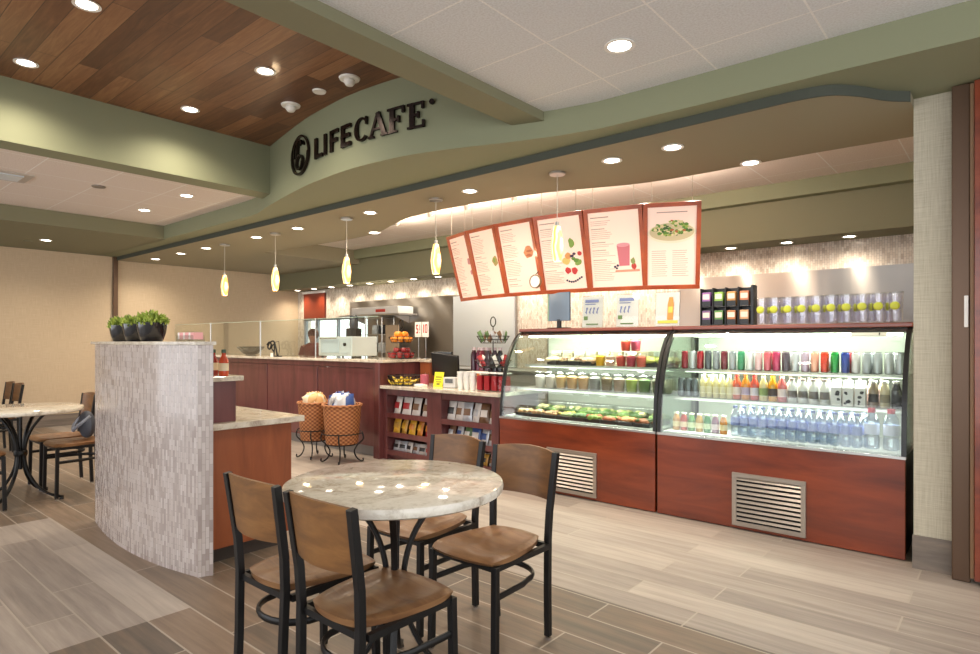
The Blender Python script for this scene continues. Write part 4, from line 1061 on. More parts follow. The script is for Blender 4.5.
# dark bottles and packages between register and stand
rr = random.Random(3)
for k in range(8):
    c = ['#3a1a2a', '#5a2038', '#2a2430', '#6b1f28', '#3d2b3f', '#222228', '#702838', '#40303a'][k]
    t = thing('dark_jar', 'dark %s jar with pale lid behind the register, %s from the left' % (['plum', 'wine', 'black', 'red', 'violet', 'black', 'red', 'plum'][k], ORD[k]), 'jar', (-4.52 + 0.075 * k - (0.24 if k > 5 else 0), 5.03 - (0.10 if k > 5 else 0), 0.82), 0, 'dark jars behind the register')
    B().lathe([(0.0, 0), (0.033, 0), (0.035, 0.01), (0.035, 0.34), (0.02, 0.39)], 14).build('jar_body', mat('dark%d' % k, c, 0.15, coat=0.4), t)
    B().lathe([(0.022, 0.39), (0.022, 0.42), (0, 0.422)], 12).build('lid', mat('lid_pale', '#b9aab0', 0.4), t)
t = thing('orange_snack_box', 'orange and white snack box between register and wire stand', 'box', (-4.30, 4.84, 0.82), 0.1)
B().box(-0.10, 0.10, -0.06, 0.06, 0, 0.17).build('box', mat('box_white', '#e6ddd2', 0.5), t, 0.003); B().box(-0.07, 0.07, -0.062, -0.06, 0.09, 0.15).build('print', mat('box_orange', '#d6793c', 0.5), t)
# price cards
for k, x in enumerate((-5.44, -5.315)):
    t = thing('price_card', 'white price card with red numbers on a clip above the register, %s one' % ['left', 'right'][k], 'price card', (x, 5.05, 1.36), 0, 'price cards above the register')
    B().box(-0.055, 0.055, -0.003, 0.003, 0, 0.18).build('card', M_white, t)
    d = B()
    if k == 0: d.box(-0.03, 0.0, -0.005, -0.003, 0.13, 0.15).box(-0.03, -0.018, -0.005, -0.003, 0.09, 0.15).box(-0.03, 0.0, -0.005, -0.003, 0.09, 0.105).box(-0.01, 0.0, -0.005, -0.003, 0.05, 0.10).box(-0.03, 0.0, -0.005, -0.003, 0.045, 0.06).box(0.025, 0.035, -0.005, -0.003, 0.08, 0.15).box(0.025, 0.035, -0.005, -0.003, 0.05, 0.06)
    else: d.box(-0.035, -0.022, -0.005, -0.003, 0.05, 0.15).box(-0.005, 0.007, -0.005, -0.003, 0.05, 0.15).box(0.025, 0.037, -0.005, -0.003, 0.05, 0.15).box(-0.005, 0.037, -0.005, -0.003, 0.138, 0.15).box(-0.005, 0.037, -0.005, -0.003, 0.05, 0.062)
    d.build('red_print', mat('mark_red'), t)
    B().tube([(0, 0.006, -0.259), (0, 0.006, 0.02)], 0.003, 6).build('wire', M_steelt, t)
    B().lathe([(0, 0), (0.03, 0), (0.03, 0.006)], 12, (0, 0.006, -0.259)).build('foot', M_steelt, t)

# ------------------------------------------------------------------ refrigerated display cases
M_lit = mat('case_tube', '#ffffff', 0.5, emit='#f4ffe6', es=22.0)
M_lit2 = mat('shelf_tube', '#ffffff', 0.5, emit='#f4ffe6', es=9.0)
M_inner = mat('case_liner', '#d3d8cb', 0.3, coat=0.2)
M_deck = mat('case_deck', '#e8ecec', 0.35)
PROF = [(4.36, 0.612), (4.375, 0.80), (4.405, 0.99), (4.455, 1.14), (4.52, 1.26), (4.60, 1.355), (4.68, 1.395)]
PC = catmull(PROF, 4)
def make_case(x0, x1, label, grille):
    W = x1 - x0
    t = thing('display_case', label, 'display case', (x0, 4.36, 0), 0, 'refrigerated display cases')
    o = Matrix.Translation((0, -4.36, 0))
    B().box(0.004, W - 0.004, 4.355, 4.385, 0.006, 0.60, o).build('front_panel', M_cherry, t, 0.004)
    B().box(0.01, W - 0.01, 4.40, 5.2, 0.02, 0.612, o).build('cabinet_body', mat('case_black', '#1f1e1e', 0.4), t)
    B().box(0.03, W - 0.03, 4.42, 5.15, 0.0, 0.02, o).build('toe_kick', M_recess, t)
    B().box(0.0, W, 4.352, 4.40, 0.600, 0.618, o).build('glass_channel', M_steelt, t, 0.002)
    B().box(0.03, W - 0.03, 4.40, 5.10, 0.612, 0.626, o).build('deck', M_deck, t)
    B().box(0.03, W - 0.03, 5.10, 5.13, 0.612, 1.39, o).build('back_liner', M_inner, t)
    B().box(0.0, W, 5.13, 5.20, 0.612, 1.395, o).build('back_panel', mat('case_black'), t)
    B().box(-0.004, W + 0.004, 4.655, 5.22, 1.395, 1.425, o).build('top_cap', M_cherry, t, 0.006)
    B().box(0.0, W, 4.68, 4.70, 1.360, 1.395, o).build('header_rail', M_blk, t)
    B().box(0.03, W - 0.03, 4.71, 5.10, 1.375, 1.390, o).build('ceiling_liner', M_inner, t)
    # frames at both ends
    inner = [(y + 0.028, z - 0.006) for y, z in PC]
    for a, b_ in ((0.0, 0.026), (W - 0.026, W)):
        B().prism([(y, z) for y, z in PC] + inner[::-1], a, b_, 'x', M=o).build('end_frame', M_blk, t)
    for a, b_ in ((0.008, 0.016), (W - 0.016, W - 0.008)):
        B().prism([(y + 0.02, z) for y, z in PC] + [(5.13, 1.39), (5.13, 0.615)], a, b_, 'x', M=o).build('end_glass', M_glass, t)
    outer = PC; inn = [(y + 0.005, z - 0.002) for y, z in PC]
    B().prism(outer + inn[::-1], 0.026, W - 0.026, 'x', smooth=True, M=o).build('curved_glass', M_glass, t, sharp=50)
    for x in (0.32, W - 0.36): B().box(x, x + 0.06, 4.338, 4.365, 0.585, 0.622, o).build('glass_clip', M_plast, t, 0.003)
    B().tube([(0.06, 4.74, 1.352), (W - 0.06, 4.74, 1.352)], 0.011, 8, M=o).build('lamp_tube', M_lit, t)
    for ly, lz, lw in ((4.75, 1.335, 7.5), (4.66, 1.055, 6.0), (4.52, 0.845, 8.0)):
        L = bpy.data.lights.new('case_light', 'AREA'); L.shape = 'RECTANGLE'; L.size = W - 0.15; L.size_y = 0.03; L.energy = lw; L.color = (0.97, 1.0, 0.90)
        lo = bpy.data.objects.new('case_light', L); COL.objects.link(lo); lo.parent = t
        lo.location = (W / 2, ly - 4.36, lz); lo.rotation_euler = (math.radians(22), 0, 0)
    for y0, z in ((4.72, 1.085), (4.60, 0.872)):
        s_ = B().box(0.03, W - 0.03, y0, 5.09, z - 0.008, z, o).build('shelf', M_glass if z > 2 else M_steelt, t)
        B().box(0.03, W - 0.03, y0 - 0.006, y0, z - 0.020, z + 0.002, o).build('price_rail', mat('rail_grey', '#a9aeaa', 0.35), s_)
        B().tube([(0.06, y0 + 0.03, z - 0.018), (W - 0.06, y0 + 0.03, z - 0.018)], 0.005, 6, M=o).build('lamp_tube', M_lit2, s_)
    g0, g1 = grille
    g = B()
    g.box(g0, g1, 4.340, 4.356, 0.028, 0.058, o).box(g0, g1, 4.340, 4.356, 0.363, 0.393, o).box(g0, g0 + 0.03, 4.340, 4.356, 0.058, 0.363, o).box(g1 - 0.03, g1, 4.340, 4.356, 0.058, 0.363, o)
    gr = g.build('vent_grille', mat('grille_silver', '#a69d93', 0.3, 0.6), t, 0.002)
    B().box(g0 + 0.02, g1 - 0.02, 4.350, 4.3565, 0.043, 0.373, o).build('grille_back', M_recess, gr)
    s_ = B()
    for k in range(10):
        z = 0.071 + k * 0.0305
        s_.add([(g0 + 0.03, 4.340, z), (g1 - 0.03, 4.340, z), (g1 - 0.03, 4.3535, z + 0.02), (g0 + 0.03, 4.3535, z + 0.02), (g0 + 0.03, 4.347, z - 0.003), (g1 - 0.03, 4.347, z - 0.003), (g1 - 0.03, 4.3555, z + 0.017), (g0 + 0.03, 4.3555, z + 0.017)],
               [(0, 1, 2, 3), (7, 6, 5, 4), (0, 4, 5, 1), (3, 2, 6, 7), (0, 3, 7, 4), (1, 5, 6, 2)], M=o)
    s_.build('louvres', mat('grille_silver'), gr)
    return t
XC0, XC1, XC2 = -3.60, -2.055, -0.475
cL = make_case(XC0, XC1 - 0.005, 'curved-glass display case of packed food, left of the two', (0.54, 1.03))
cR = make_case(XC1 + 0.005, XC2, 'curved-glass display case of cans and bottled water, right of the two', (0.565, 1.035))
t = thing('name_plate', 'small pale name plate at the top right of the drink case glass', 'plate', (-0.70, 4.585, 1.345))
B().box(-0.10, 0.10, -0.006, 0.0, -0.012, 0.018, Matrix.Rotation(-0.7, 4, 'X')).build('plate', mat('plate_pale', '#d3d6cb', 0.3), t, 0.002)
B().box(0.055, 0.062, -0.008, -0.006, -0.006, 0.012, Matrix.Rotation(-0.7, 4, 'X')).build('key_mark', M_blk, t)
t = thing('price_strip', 'small pale price strip at the top left of the drink case glass', 'plate', (-1.94, 4.60, 1.345))
B().box(-0.09, 0.09, -0.006, 0.0, -0.012, 0.02, Matrix.Rotation(-0.7, 4, 'X')).build('plate', mat('plate_pale'), t, 0.002)

# products -- one prototype of each shape
def can(x, y, z, c, lb, grp):
    t = thing('drink_can', lb, 'can', (x, y, z), 0, grp)
    k = 'can_' + c
    B().lathe([(0.0, 0.0), (0.020, 0.0), (0.0265, 0.008), (0.0265, 0.130), (0.022, 0.142)], 18).build('can_body', mat(k, c, 0.25, 0.35, coat=0.4), t)
    B().lathe([(0.022, 0.142), (0.0225, 0.146), (0.019, 0.146), (0.019, 0.143), (0, 0.143)], 18).build('can_lid', M_chrome, t)
CC = [('red', '#8c2430', 'white'), ('silver', '#b9bcc0', 'red'), ('red', '#98222c', 'silver'), ('dark grey', '#55585e', 'w'), ('grey', '#8c8f95', ''), ('dark red', '#6b2630', ''), ('grey', '#9a9ca2', ''),
      ('green', '#3f8a62', ''), ('white', '#d9d9da', ''), ('pale pink', '#d8b0b4', ''), ('rose', '#c8606c', ''), ('magenta', '#b83a62', ''), ('dark grey', '#5a4c58', ''), ('silver', '#c4c4ca', ''), ('lilac', '#b8a2b8', ''),
      ('peach', '#dca08a', ''), ('orange-red', '#c8381f', ''), ('green', '#1f8a3c', ''), ('blue', '#2c3f8c', ''), ('white', '#c9c2c2', ''), ('silver', '#9fa2a8', ''), ('silver', '#a6a9ae', ''), ('silver', '#b4b6ba', ''), ('silver', '#aaadb3', '')]
for k, (nm, c, _) in enumerate(CC):
    can(-2.005 + k * 0.0632, 4.775, 1.086, c, '%s drink can, %s from left in front row of drink case top shelf' % (nm, ORD[k]), 'cans on the top shelf of the drink case')
for k in range(12):
    c, nm = [('#b9bcc0', 'silver'), ('#98222c', 'red'), ('#9fa2a8', 'silver'), ('#d9d9da', 'white')][k % 4]
    can(-1.97 + k * 0.126, 4.85, 1.086, c, '%s drink can in rear row of drink case top shelf, %s from left' % (nm, ORD[k]), 'rear cans on the top shelf of the drink case')
def bottle(name, x, y, z, r, h, cb, cc, cl, lb, cat, grp, neck=0.4, clear=False):
    t = thing(name, lb, cat, (x, y, z), 0, grp)
    B().lathe([(0.0, 0.0), (r * 0.9, 0.0), (r, 0.006), (r, h * 0.62), (r * 0.9, h * 0.70), (r * neck, h * 0.86), (r * neck, h * 0.92)], 16).build('bottle_body', mat('liq_' + cb, cb, 0.12, coat=0.5), t)
    B().lathe([(r * neck * 1.15, h * 0.91), (r * neck * 1.15, h * 0.995), (0, h)], 12).build('cap', mat('cap_' + cc, cc, 0.4), t)
    if cl: B().lathe([(r * 1.015, h * 0.20), (r * 1.015, h * 0.50)], 16, cap=False).build('bottle_label', mat('lab_' + cl, cl, 0.5), t)
    return t
G2 = 'bottles on the middle shelf of the drink case'
for k in range(3): can(-1.985 + 0.056 * k, 4.66, 0.874, '#5a6468', 'slate-grey can, %s at the left end of the drink case middle shelf' % ORD[k], G2)
for k in range(5): bottle('juice_bottle', -1.812 + 0.051 * k, 4.66, 0.874, 0.024, 0.175, '#d9cf9a', '#e9e4cc', '#e8e2c0', 'pale yellow juice bottle, %s of the yellow ones on the drink case middle shelf' % ORD[k], 'bottle', G2)
for k, (cb, cc, cl, nm) in enumerate([('#cf5a3a', '#b5221c', '#e8d8d0', 'red-capped orange juice'), ('#d98a2c', '#d96a20', '#b9a8c0', 'orange-capped orange juice'), ('#c84a3a', '#c82a20', '#d8d0d8', 'red-capped pink juice'), ('#d8c890', '#e8e0c0', '#8aa060', 'green-labelled pale juice'), ('#e0a020', '#e8b020', '#40322a', 'golden juice with black label'), ('#d06868', '#e8e0dc', '#f0dcd8', 'pink juice with white label')]):
    bottle('juice_bottle', -1.556 + 0.063 * k, 4.66, 0.874, 0.030, 0.185, cb, cc, cl, '%s bottle on the drink case middle shelf' % nm, 'bottle', G2)
for k in range(4): bottle('milk_bottle', -1.175 + 0.068 * k, 4.66, 0.874, 0.030, 0.17, '#d8d8d4', '#9a8a80', '#77706c', 'white milk bottle with dark label, %s from left on the drink case middle shelf' % ORD[k], 'bottle', G2, 0.55)
for k in range(3):
    t = thing('milk_carton', 'black-and-white patterned milk carton, %s of three on the drink case middle shelf' % ['left', 'middle', 'right'][k], 'carton', (-0.897 + 0.07 * k, 4.66, 0.874), 0, 'cartons in the drink case')
    B().box(-0.030, 0.030, -0.030, 0.030, 0, 0.12).add([(-.03, -.03, .12), (.03, -.03, .12), (.03, .03, .12), (-.03, .03, .12), (-.03, 0, .155), (.03, 0, .155)], [(0, 1, 5, 4), (2, 3, 4, 5), (1, 2, 5), (3, 0, 4)]).build('carton_body', mat('carton_white', '#dcdcda', 0.5), t)
    B().box(-0.030, 0.030, -0.002, 0.002, 0.15, 0.17).build('top_seam', mat('carton_white'), t)
    rr = random.Random(k); d = B()
    for q in range(5):
        cx, cz, r = rr.uniform(-.018, .018), rr.uniform(.015, .10), rr.uniform(.007, .012)
        d.prism([(cx + r * math.cos(a * PI / 4) * rr.uniform(.7, 1.2), cz + r * math.sin(a * PI / 4) * rr.uniform(.7, 1.2)) for a in range(8)], -0.0312 - 0.0002 * q, -0.03, 'y')
    d.build('black_patches', mat('patch_black', '#1c1c1e', 0.5), t)
for k, (cb, cl, nm) in enumerate([('#8a7a66', '#2e2a28', 'tan drink jar with dark label'), ('#cfc4a4', '#8a8064', 'cream drink jar with olive label'), ('#3b3a40', '#22232a', 'near-black drink jar')]):
    bottle('drink_jar', -0.685 + 0.063 * k, 4.66, 0.874, 0.029, 0.175, cb, '#c8c4be', cl, nm + ' at the right end of the drink case middle shelf', 'jar', G2, 0.6)
G3 = 'bottles on the deck of the drink case'
for k, (cb, cl, nm) in enumerate([('#b98a52', '#d8c8a0', 'amber'), ('#a03a30', '#e0c8b0', 'red'), ('#5a8a50', '#d0dcb8', 'green'), ('#b08a40', '#e2d4b0', 'gold'), ('#3a7a48', '#c8d8b8', 'dark green'), ('#7a5a70', '#d8c8d0', 'plum'), ('#b87a38', '#e0d0a8', 'orange-brown')]):
    bottle('smoothie_bottle', -1.965 + 0.060 * k, 4.52, 0.627, 0.027, 0.135, cb, '#dcdcc8', cl, 'small %s smoothie bottle at the left of the drink case deck' % nm, 'bottle', G3, 0.6)
M_water = glassmat('clear_water_bottle', '#e9f0fa', 0.9, 0.22)
def water(x, y, lb, grp, h=0.215, r=0.030, cap='#5d6ea8', proto={}):
    key = (h, cap)
    if key in proto: return dup(proto[key], (x, y, 0.627), 0, lb, grp)
    t = thing('water_bottle', lb, 'bottle', (x, y, 0.627), 0, grp)
    B().lathe([(0.0, 0.0), (r * .85, 0.0), (r, 0.008), (r, h * .25), (r * .93, h * .3), (r, h * .35), (r, h * 0.66), (r * 0.85, h * 0.78), (r * .42, h * 0.90), (r * .42, h * 0.94)], 16).build('bottle_body', M_water, t)
    B().lathe([(r * .5, h * (0.93 if h < .25 else .89)), (r * .5, h), (0, h)], 12).build('cap', mat('cap_' + cap, cap, 0.4), t)
    B().lathe([(r * 1.015, h * 0.36), (r * 1.015, h * 0.62)], 16, cap=False).build('bottle_label', mat('lab_ww', '#c9d0e8', 0.4) if cap != '#5d6ea8' else mat('lab_blue', '#8494cc', 0.4), t)
    proto[key] = t
    return t
for k in range(13): water(-1.515 + 0.0635 * k, 4.50, 'blue-labelled water bottle, %s from left in front row of drink case deck' % ORD[k], 'water bottles in the front row')
for k in range(13): water(-1.49 + 0.0635 * k, 4.575, 'clear water bottle, %s from the left in the second row of the drink case deck' % ORD[k], 'water bottles in the second row')
for k in range(2): water(-0.675 + 0.105 * k, 4.52, 'large red-capped water bottle at the right end of the drink case deck, %s one' % ['left', 'right'][k], 'large water bottles', 0.255, 0.043, '#c2263a')

for k in range(20):
    cb, cc, nm = [('#d9cf9a', '#e9e4cc', 'pale yellow'), ('#cf7a4a', '#c8402a', 'orange'), ('#d8d8d4', '#9a8a80', 'white'), ('#c9a8a0', '#d8c8c0', 'pink')][k // 5 if k > 6 else 0]
    bottle('juice_bottle', -1.83 + 0.062 * k, 4.75, 0.874, 0.027, 0.18, cb, cc, None, '%s bottle in the rear row of drink case middle shelf, %s from left' % (nm, ORD[k]), 'bottle', 'rear bottles on the middle shelf')
# packed food in the left case
def cup(x, y, z, c, lb, r=0.046, h=0.105, grp='packed cups in the food case'):
    t = thing('food_cup', lb, 'food cup', (x, y, z), 0, grp)
    B().lathe([(r * .8, 0), (r, h), (r * 1.05, h)], 18, cap=False).build('cup', M_plast, t)
    B().lathe([(0, 0.003), (r * .78, 0.003), (r * .93, h * .8), (r * .5, h * .9), (0, h * .92)], 18).build('filling', mat('fill_' + c, c, 0.55), t)
    B().lathe([(r * 1.06, h), (r * 1.06, h + .006), (r * .7, h + .02), (0, h + .022)], 18).build('lid', M_plast, t)
def tub(x, y, z, w, d, h, c, lb, grp, c2=None):
    t = thing('food_tray', lb, 'food tray', (x, y, z), 0, grp)
    B().box(-w / 2, w / 2, -d / 2, d / 2, 0, h * .35).build('tray', mat('tray_black', '#1e2022', 0.35), t, 0.004)
    f = B(); rr = random.Random(int(x * 1000))
    for k in range(14): f.ball((rr.uniform(-w * .36, w * .36), rr.uniform(-d * .34, d * .34), h * .42), h * rr.uniform(.18, .32), 6, (1.3, 1.1, .9))
    f.build('food', mat('food_' + c, c, 0.6), t)
    if c2:
        f = B()
        for k in range(8): f.ball((rr.uniform(-w * .36, w * .36), rr.uniform(-d * .34, d * .34), h * .55), h * rr.uniform(.12, .22), 6, (1.3, 1.1, .9))
        f.build('topping', mat('food_' + c2, c2, 0.6), t)
    B().box(-w / 2 + .004, w / 2 - .004, -d / 2 + .004, d / 2 - .004, h * .35, h).build('clear_lid', M_plast, t, 0.006)
for k in range(4): tub(-3.28 + .12 * k, 4.80, 1.086, .112, .12, .11, ['#d9c6a2', '#cdb088', '#e0d0b0', '#c9a98a'][k], 'clear tray of pale wraps, %s from the left on the food case top shelf' % ORD[k], 'trays on the food case top shelf', '#b08a72')
for k, (c, nm) in enumerate([('#d9a21e', 'golden mango'), ('#c9a08a', 'peach mixed fruit')]): cup(-2.79 + .1 * k, 4.79, 1.086, c, '%s cup on the food case top shelf' % nm)
for k, (dx, dy, dz, c, nm) in enumerate([(0, 0, 0, '#b8453a', 'lower left'), (.095, 0, 0, '#a83a4a', 'lower middle'), (.19, 0, 0, '#c25a4a', 'lower right'), (.045, 0, .135, '#c8402e', 'upper left'), (.14, 0, .135, '#b03a52', 'upper right')]):
    cup(-2.585 + dx, 4.79 + dy, 1.086 + dz, c, 'cup of cut red fruit in stack on food case top shelf, %s' % nm)
for k, c in enumerate(['#c9c76a', '#a9b35a', '#d8cf9a']): tub(-2.32 + .1 * k if False else -2.345 + .085 * k, 4.90 - .0 * k, 1.086, .082, .12, .13, c, 'clear tray of %s on the right of the food case top shelf' % ['yellow melon', 'green grapes', 'pale melon'][k], 'fruit trays on the food case top shelf')
for k, (c, nm) in enumerate([('#e6e0d8', 'white yogurt'), ('#ddd5cc', 'cream yogurt'), ('#c9a874', 'granola'), ('#c29a68', 'brown granola'), ('#bf9a72', 'toasted oat'), ('#8a8a88', 'grey seed'), ('#7a6a52', 'dark bean'), ('#a08a7a', 'taupe chicken'), ('#9aa85a', 'green pea'), ('#5f7a4a', 'leafy green'), ('#4f5a40', 'dark olive')]):
    cup(-3.37 + .118 * k, 4.68, 0.874, c, 'clear cup of %s on the food case middle shelf' % nm, .052, .135)
for k in range(8):
    c = ['#e6dcc4', '#d9c9a8', '#ece6d8', '#dfd2b0'][k % 4]
    t = thing('food_box', 'pale food box in rear row of food case top shelf, %s from left' % ORD[k], 'food box', (-3.36 + .13 * k, 4.98, 1.086), 0, 'rear boxes on the food case top shelf')
    B().box(-.055, .055, -.05, .05, 0, .13).build('box', mat('fbox_' + c, c, 0.5), t, 0.004); B().box(-.04, .04, -.052, -.05, .03, .09).build('box_label', mat('fbox_lab', '#b9a58a', 0.5), t)
for k in range(11):
    cup(-3.33 + .118 * k, 4.82, 0.874, ['#e6ddcc', '#d8c8a8', '#cdb890'][k % 3], 'clear cup in the rear row of the food case middle shelf, %s from left' % ORD[k], .05, .13, 'rear cups in the food case')
for k in range(9):
    c = ['#b58a5e', '#a87c56', '#c79a70', '#8a9a6a', '#3f5a34', '#6f8a3a', '#b8694a', '#c87a4a', '#a05a3a'][k]
    tub(-3.40 + .148 * k, 4.50, 0.627, .14, .14, .09, c, 'black tray of %s, %s from the left on the food case deck' % (['sandwich rolls', 'sandwiches', 'wraps', 'greens', 'dark salad', 'green salad', 'salmon salad', 'orange vegetables', 'red-brown stew'][k], ORD[k]), 'trays on the food case deck', ['#d8c8a8', '#c8b490', '#8a6a4a', '#c9b04a', '#6a8a4a', '#c0482e', '#5a7a3a', '#e0a060', '#3f5a2a'][k])
for k in range(8):
    tub(-3.32 + .16 * k, 4.70, 0.627, .145, .14, .13, ['#4a6a38', '#6a8a48'][k % 2], 'salad tray in the rear row of the food case deck, %s from the left' % ORD[k], 'rear trays on the food case deck', '#c9c08a')

# ------------------------------------------------------------------ things standing on the cases
M_jar = glassmat('tumbler_plastic', '#f7f7fa', 0.9, 0.08)
def make_tumbler():
    t = thing('tumbler', 'x', 'tumbler', (0, 0, 0), 0, 'tumblers on the drink case')
    B().lathe([(0.0, 0.002), (0.036, 0.0), (0.038, 0.008), (0.043, 0.20), (0.040, 0.20), (0.035, 0.012), (0.0, 0.012)], 24).build('cup', M_jar, t)
    B().lathe([(0.045, 0.198), (0.045, 0.208), (0.043, 0.209), (0.043, 0.198), (0.045, 0.198)], 24, cap=False).build('rim', M_plast, t)
    B().ball((0, -0.038, 0.115), 0.028, 10, (1.0, 0.22, 1.0)).build('lime_print', mat('lime_print', '#c2cc3c', 0.4), t)
    B().lathe([(0.028, 0.02), (0.032, 0.18)], 20, cap=False).build('inner_wall', M_jar, t)
    return t
tu = make_tumbler()
for k in range(10):
    o = tu if k == 0 else dup(tu)
    o.location = (-1.43 + 0.094 * k, 4.83, 1.425); o['label'] = 'clear tumbler with lime print, %s from the left on top of the drink case' % ORD[k]
for k in range(9): dup(tu, (-1.385 + 0.094 * k, 4.93, 1.425), 0, 'clear lime-print tumbler in the rear row on the drink case, %s from left' % ORD[k])
t = thing('drink_mix_rack', 'black rack of drink mix packets on the display case', 'rack', (-1.69, 4.86, 1.425), math.radians(4))
r = B().box(-0.20, 0.20, 0.045, 0.06, 0, 0.30)
for x in (-0.20, -0.105, -0.01, 0.085): r.box(x, x + 0.008, -0.06, 0.05, 0, 0.30)
r.box(0.18, 0.20, -0.06, 0.06, 0, 0.31).box(-0.2, 0.2, -0.06, 0.05, 0, 0.01).box(-0.2, 0.2, -0.05, 0.05, 0.148, 0.155)
r.build('rack_frame', M_blk, t, 0.002)
for zi, z in enumerate((0.012, 0.157)):
    for k in range(4):
        c = [['#6a4a78', '#5a8a48', '#b0703c', '#d0a070'], ['#8a5a98', '#86b048', '#c08a4a', '#c87a52']][zi][k]
        x = -0.155 + 0.095 * k
        tg = thing('mix_packet', '%s drink mix packet in the black rack, %s row, %s from the left' % ([['purple', 'green', 'brown', 'tan'], ['violet', 'lime green', 'ochre', 'terracotta']][zi][k], ['lower', 'upper'][zi], ORD[k]), 'packet',
                   (-1.69 + x, 4.86 - 0.015 + x * 0.07, 1.425 + z), math.radians(4), 'packets in the black rack')
        B().box(-0.033, 0.033, -0.03, 0.02, 0, 0.11).build('packet_body', mat('pkt_%d%d' % (zi, k), c, 0.4), tg, 0.003)
        B().box(-0.026, 0.026, -0.032, -0.03, 0.055, 0.095).build('print', mat('pkt_cream', '#dcd2c4', 0.5), tg)
        B().box(-0.033, 0.033, -0.034, -0.03, 0.0, 0.04).build('dark_band', M_blk, tg)
t = thing('order_monitor', 'small blue-grey monitor standing on the food case', 'monitor', (-3.27, 4.85, 1.425), -0.05)
B().box(-0.10, 0.10, -0.06, 0.06, 0, 0.012).build('base', M_blk, t, 0.004)
B().box(-0.02, 0.02, -0.012, 0.012, 0.01, 0.09).build('neck', M_blk, t)
B().box(-0.125, 0.125, -0.012, 0.015, 0.075, 0.345).build('screen', mat('monitor_blue', '#5f7389', 0.25, coat=0.4), t, 0.004)
B().box(-0.13, -0.112, -0.014, 0.012, 0.075, 0.345).build('green_edge', mat('edge_green', '#7c9a86', 0.4), t)
for k, (x, lb) in enumerate([(-2.91, 'acrylic stand with printed card and lime mark, leftmost on the food case'), (-2.56, 'acrylic stand with printed card, middle of the three above the case joint'), (-2.19, 'acrylic stand showing an amber drink bottle, right of the three')]):
    t = thing('sign_holder', lb, 'sign holder', (x, 4.85, 1.425), 0.08, 'acrylic sign holders on the cases')
    T = Matrix.Rotation(-0.08, 4, 'X')
    B().box(-0.105, 0.105, -0.006, -0.003, 0, 0.30, T).box(-0.105, 0.105, 0.003, 0.006, 0, 0.30, T).build('acrylic_sleeve', M_plast, t)
    B().box(-0.08, 0.08, -0.035, 0.05, 0, 0.005).build('acrylic_foot', M_plast, t)
    B().box(-0.10, 0.10, -0.002, 0.002, 0.012, 0.29, T).build('card', mat('card_white', '#dfe3e0', 0.5), t)
    d = B(); e = B()
    if k < 2:
        e.box(-0.075, 0.06, -0.0075, -0.0062, 0.235, 0.262, T).box(-0.075, 0.03, -0.0075, -0.0062, 0.215, 0.223, T)
        for q in range(4 if k == 0 else 3):
            cx = -0.06 + q * 0.036
            e.prism(bar((cx - 0.008, 0.14), (cx + 0.012, 0.19), 0.010), -0.0078, -0.0062, 'y', M=T).prism(bar((cx, 0.13), (cx, 0.19 - 0.01 * (q % 2)), 0.008), -0.0076, -0.0062, 'y', M=T)
        e.build('blue_print', mat('print_blue', '#6a78a4', 0.5), t)
        d.box(-0.06, 0.06, -0.0075, -0.0062, 0.03, 0.042, T).box(-0.085, -0.045, -0.0075, -0.0062, 0.075, 0.11, T)
        d.build('green_print', mat('print_green', '#5c7a4a', 0.5), t)
    else:
        e.prism([(0.0, 0.06), (0.05, 0.06), (0.055, 0.19), (0.045, 0.25), (0.015, 0.25), (0.002, 0.19)], -0.0078, -0.0062, 'y', M=T).build('bottle_picture', mat('pic_amber', '#b5813c', 0.5), t)
        d.box(0.01, 0.045, -0.009, -0.0078, 0.12, 0.17, T).box(-0.08, 0.09, -0.0075, -0.0062, 0.03, 0.055, T).build('lemon_picture', mat('pic_lemon', '#b9b54a', 0.5), t)

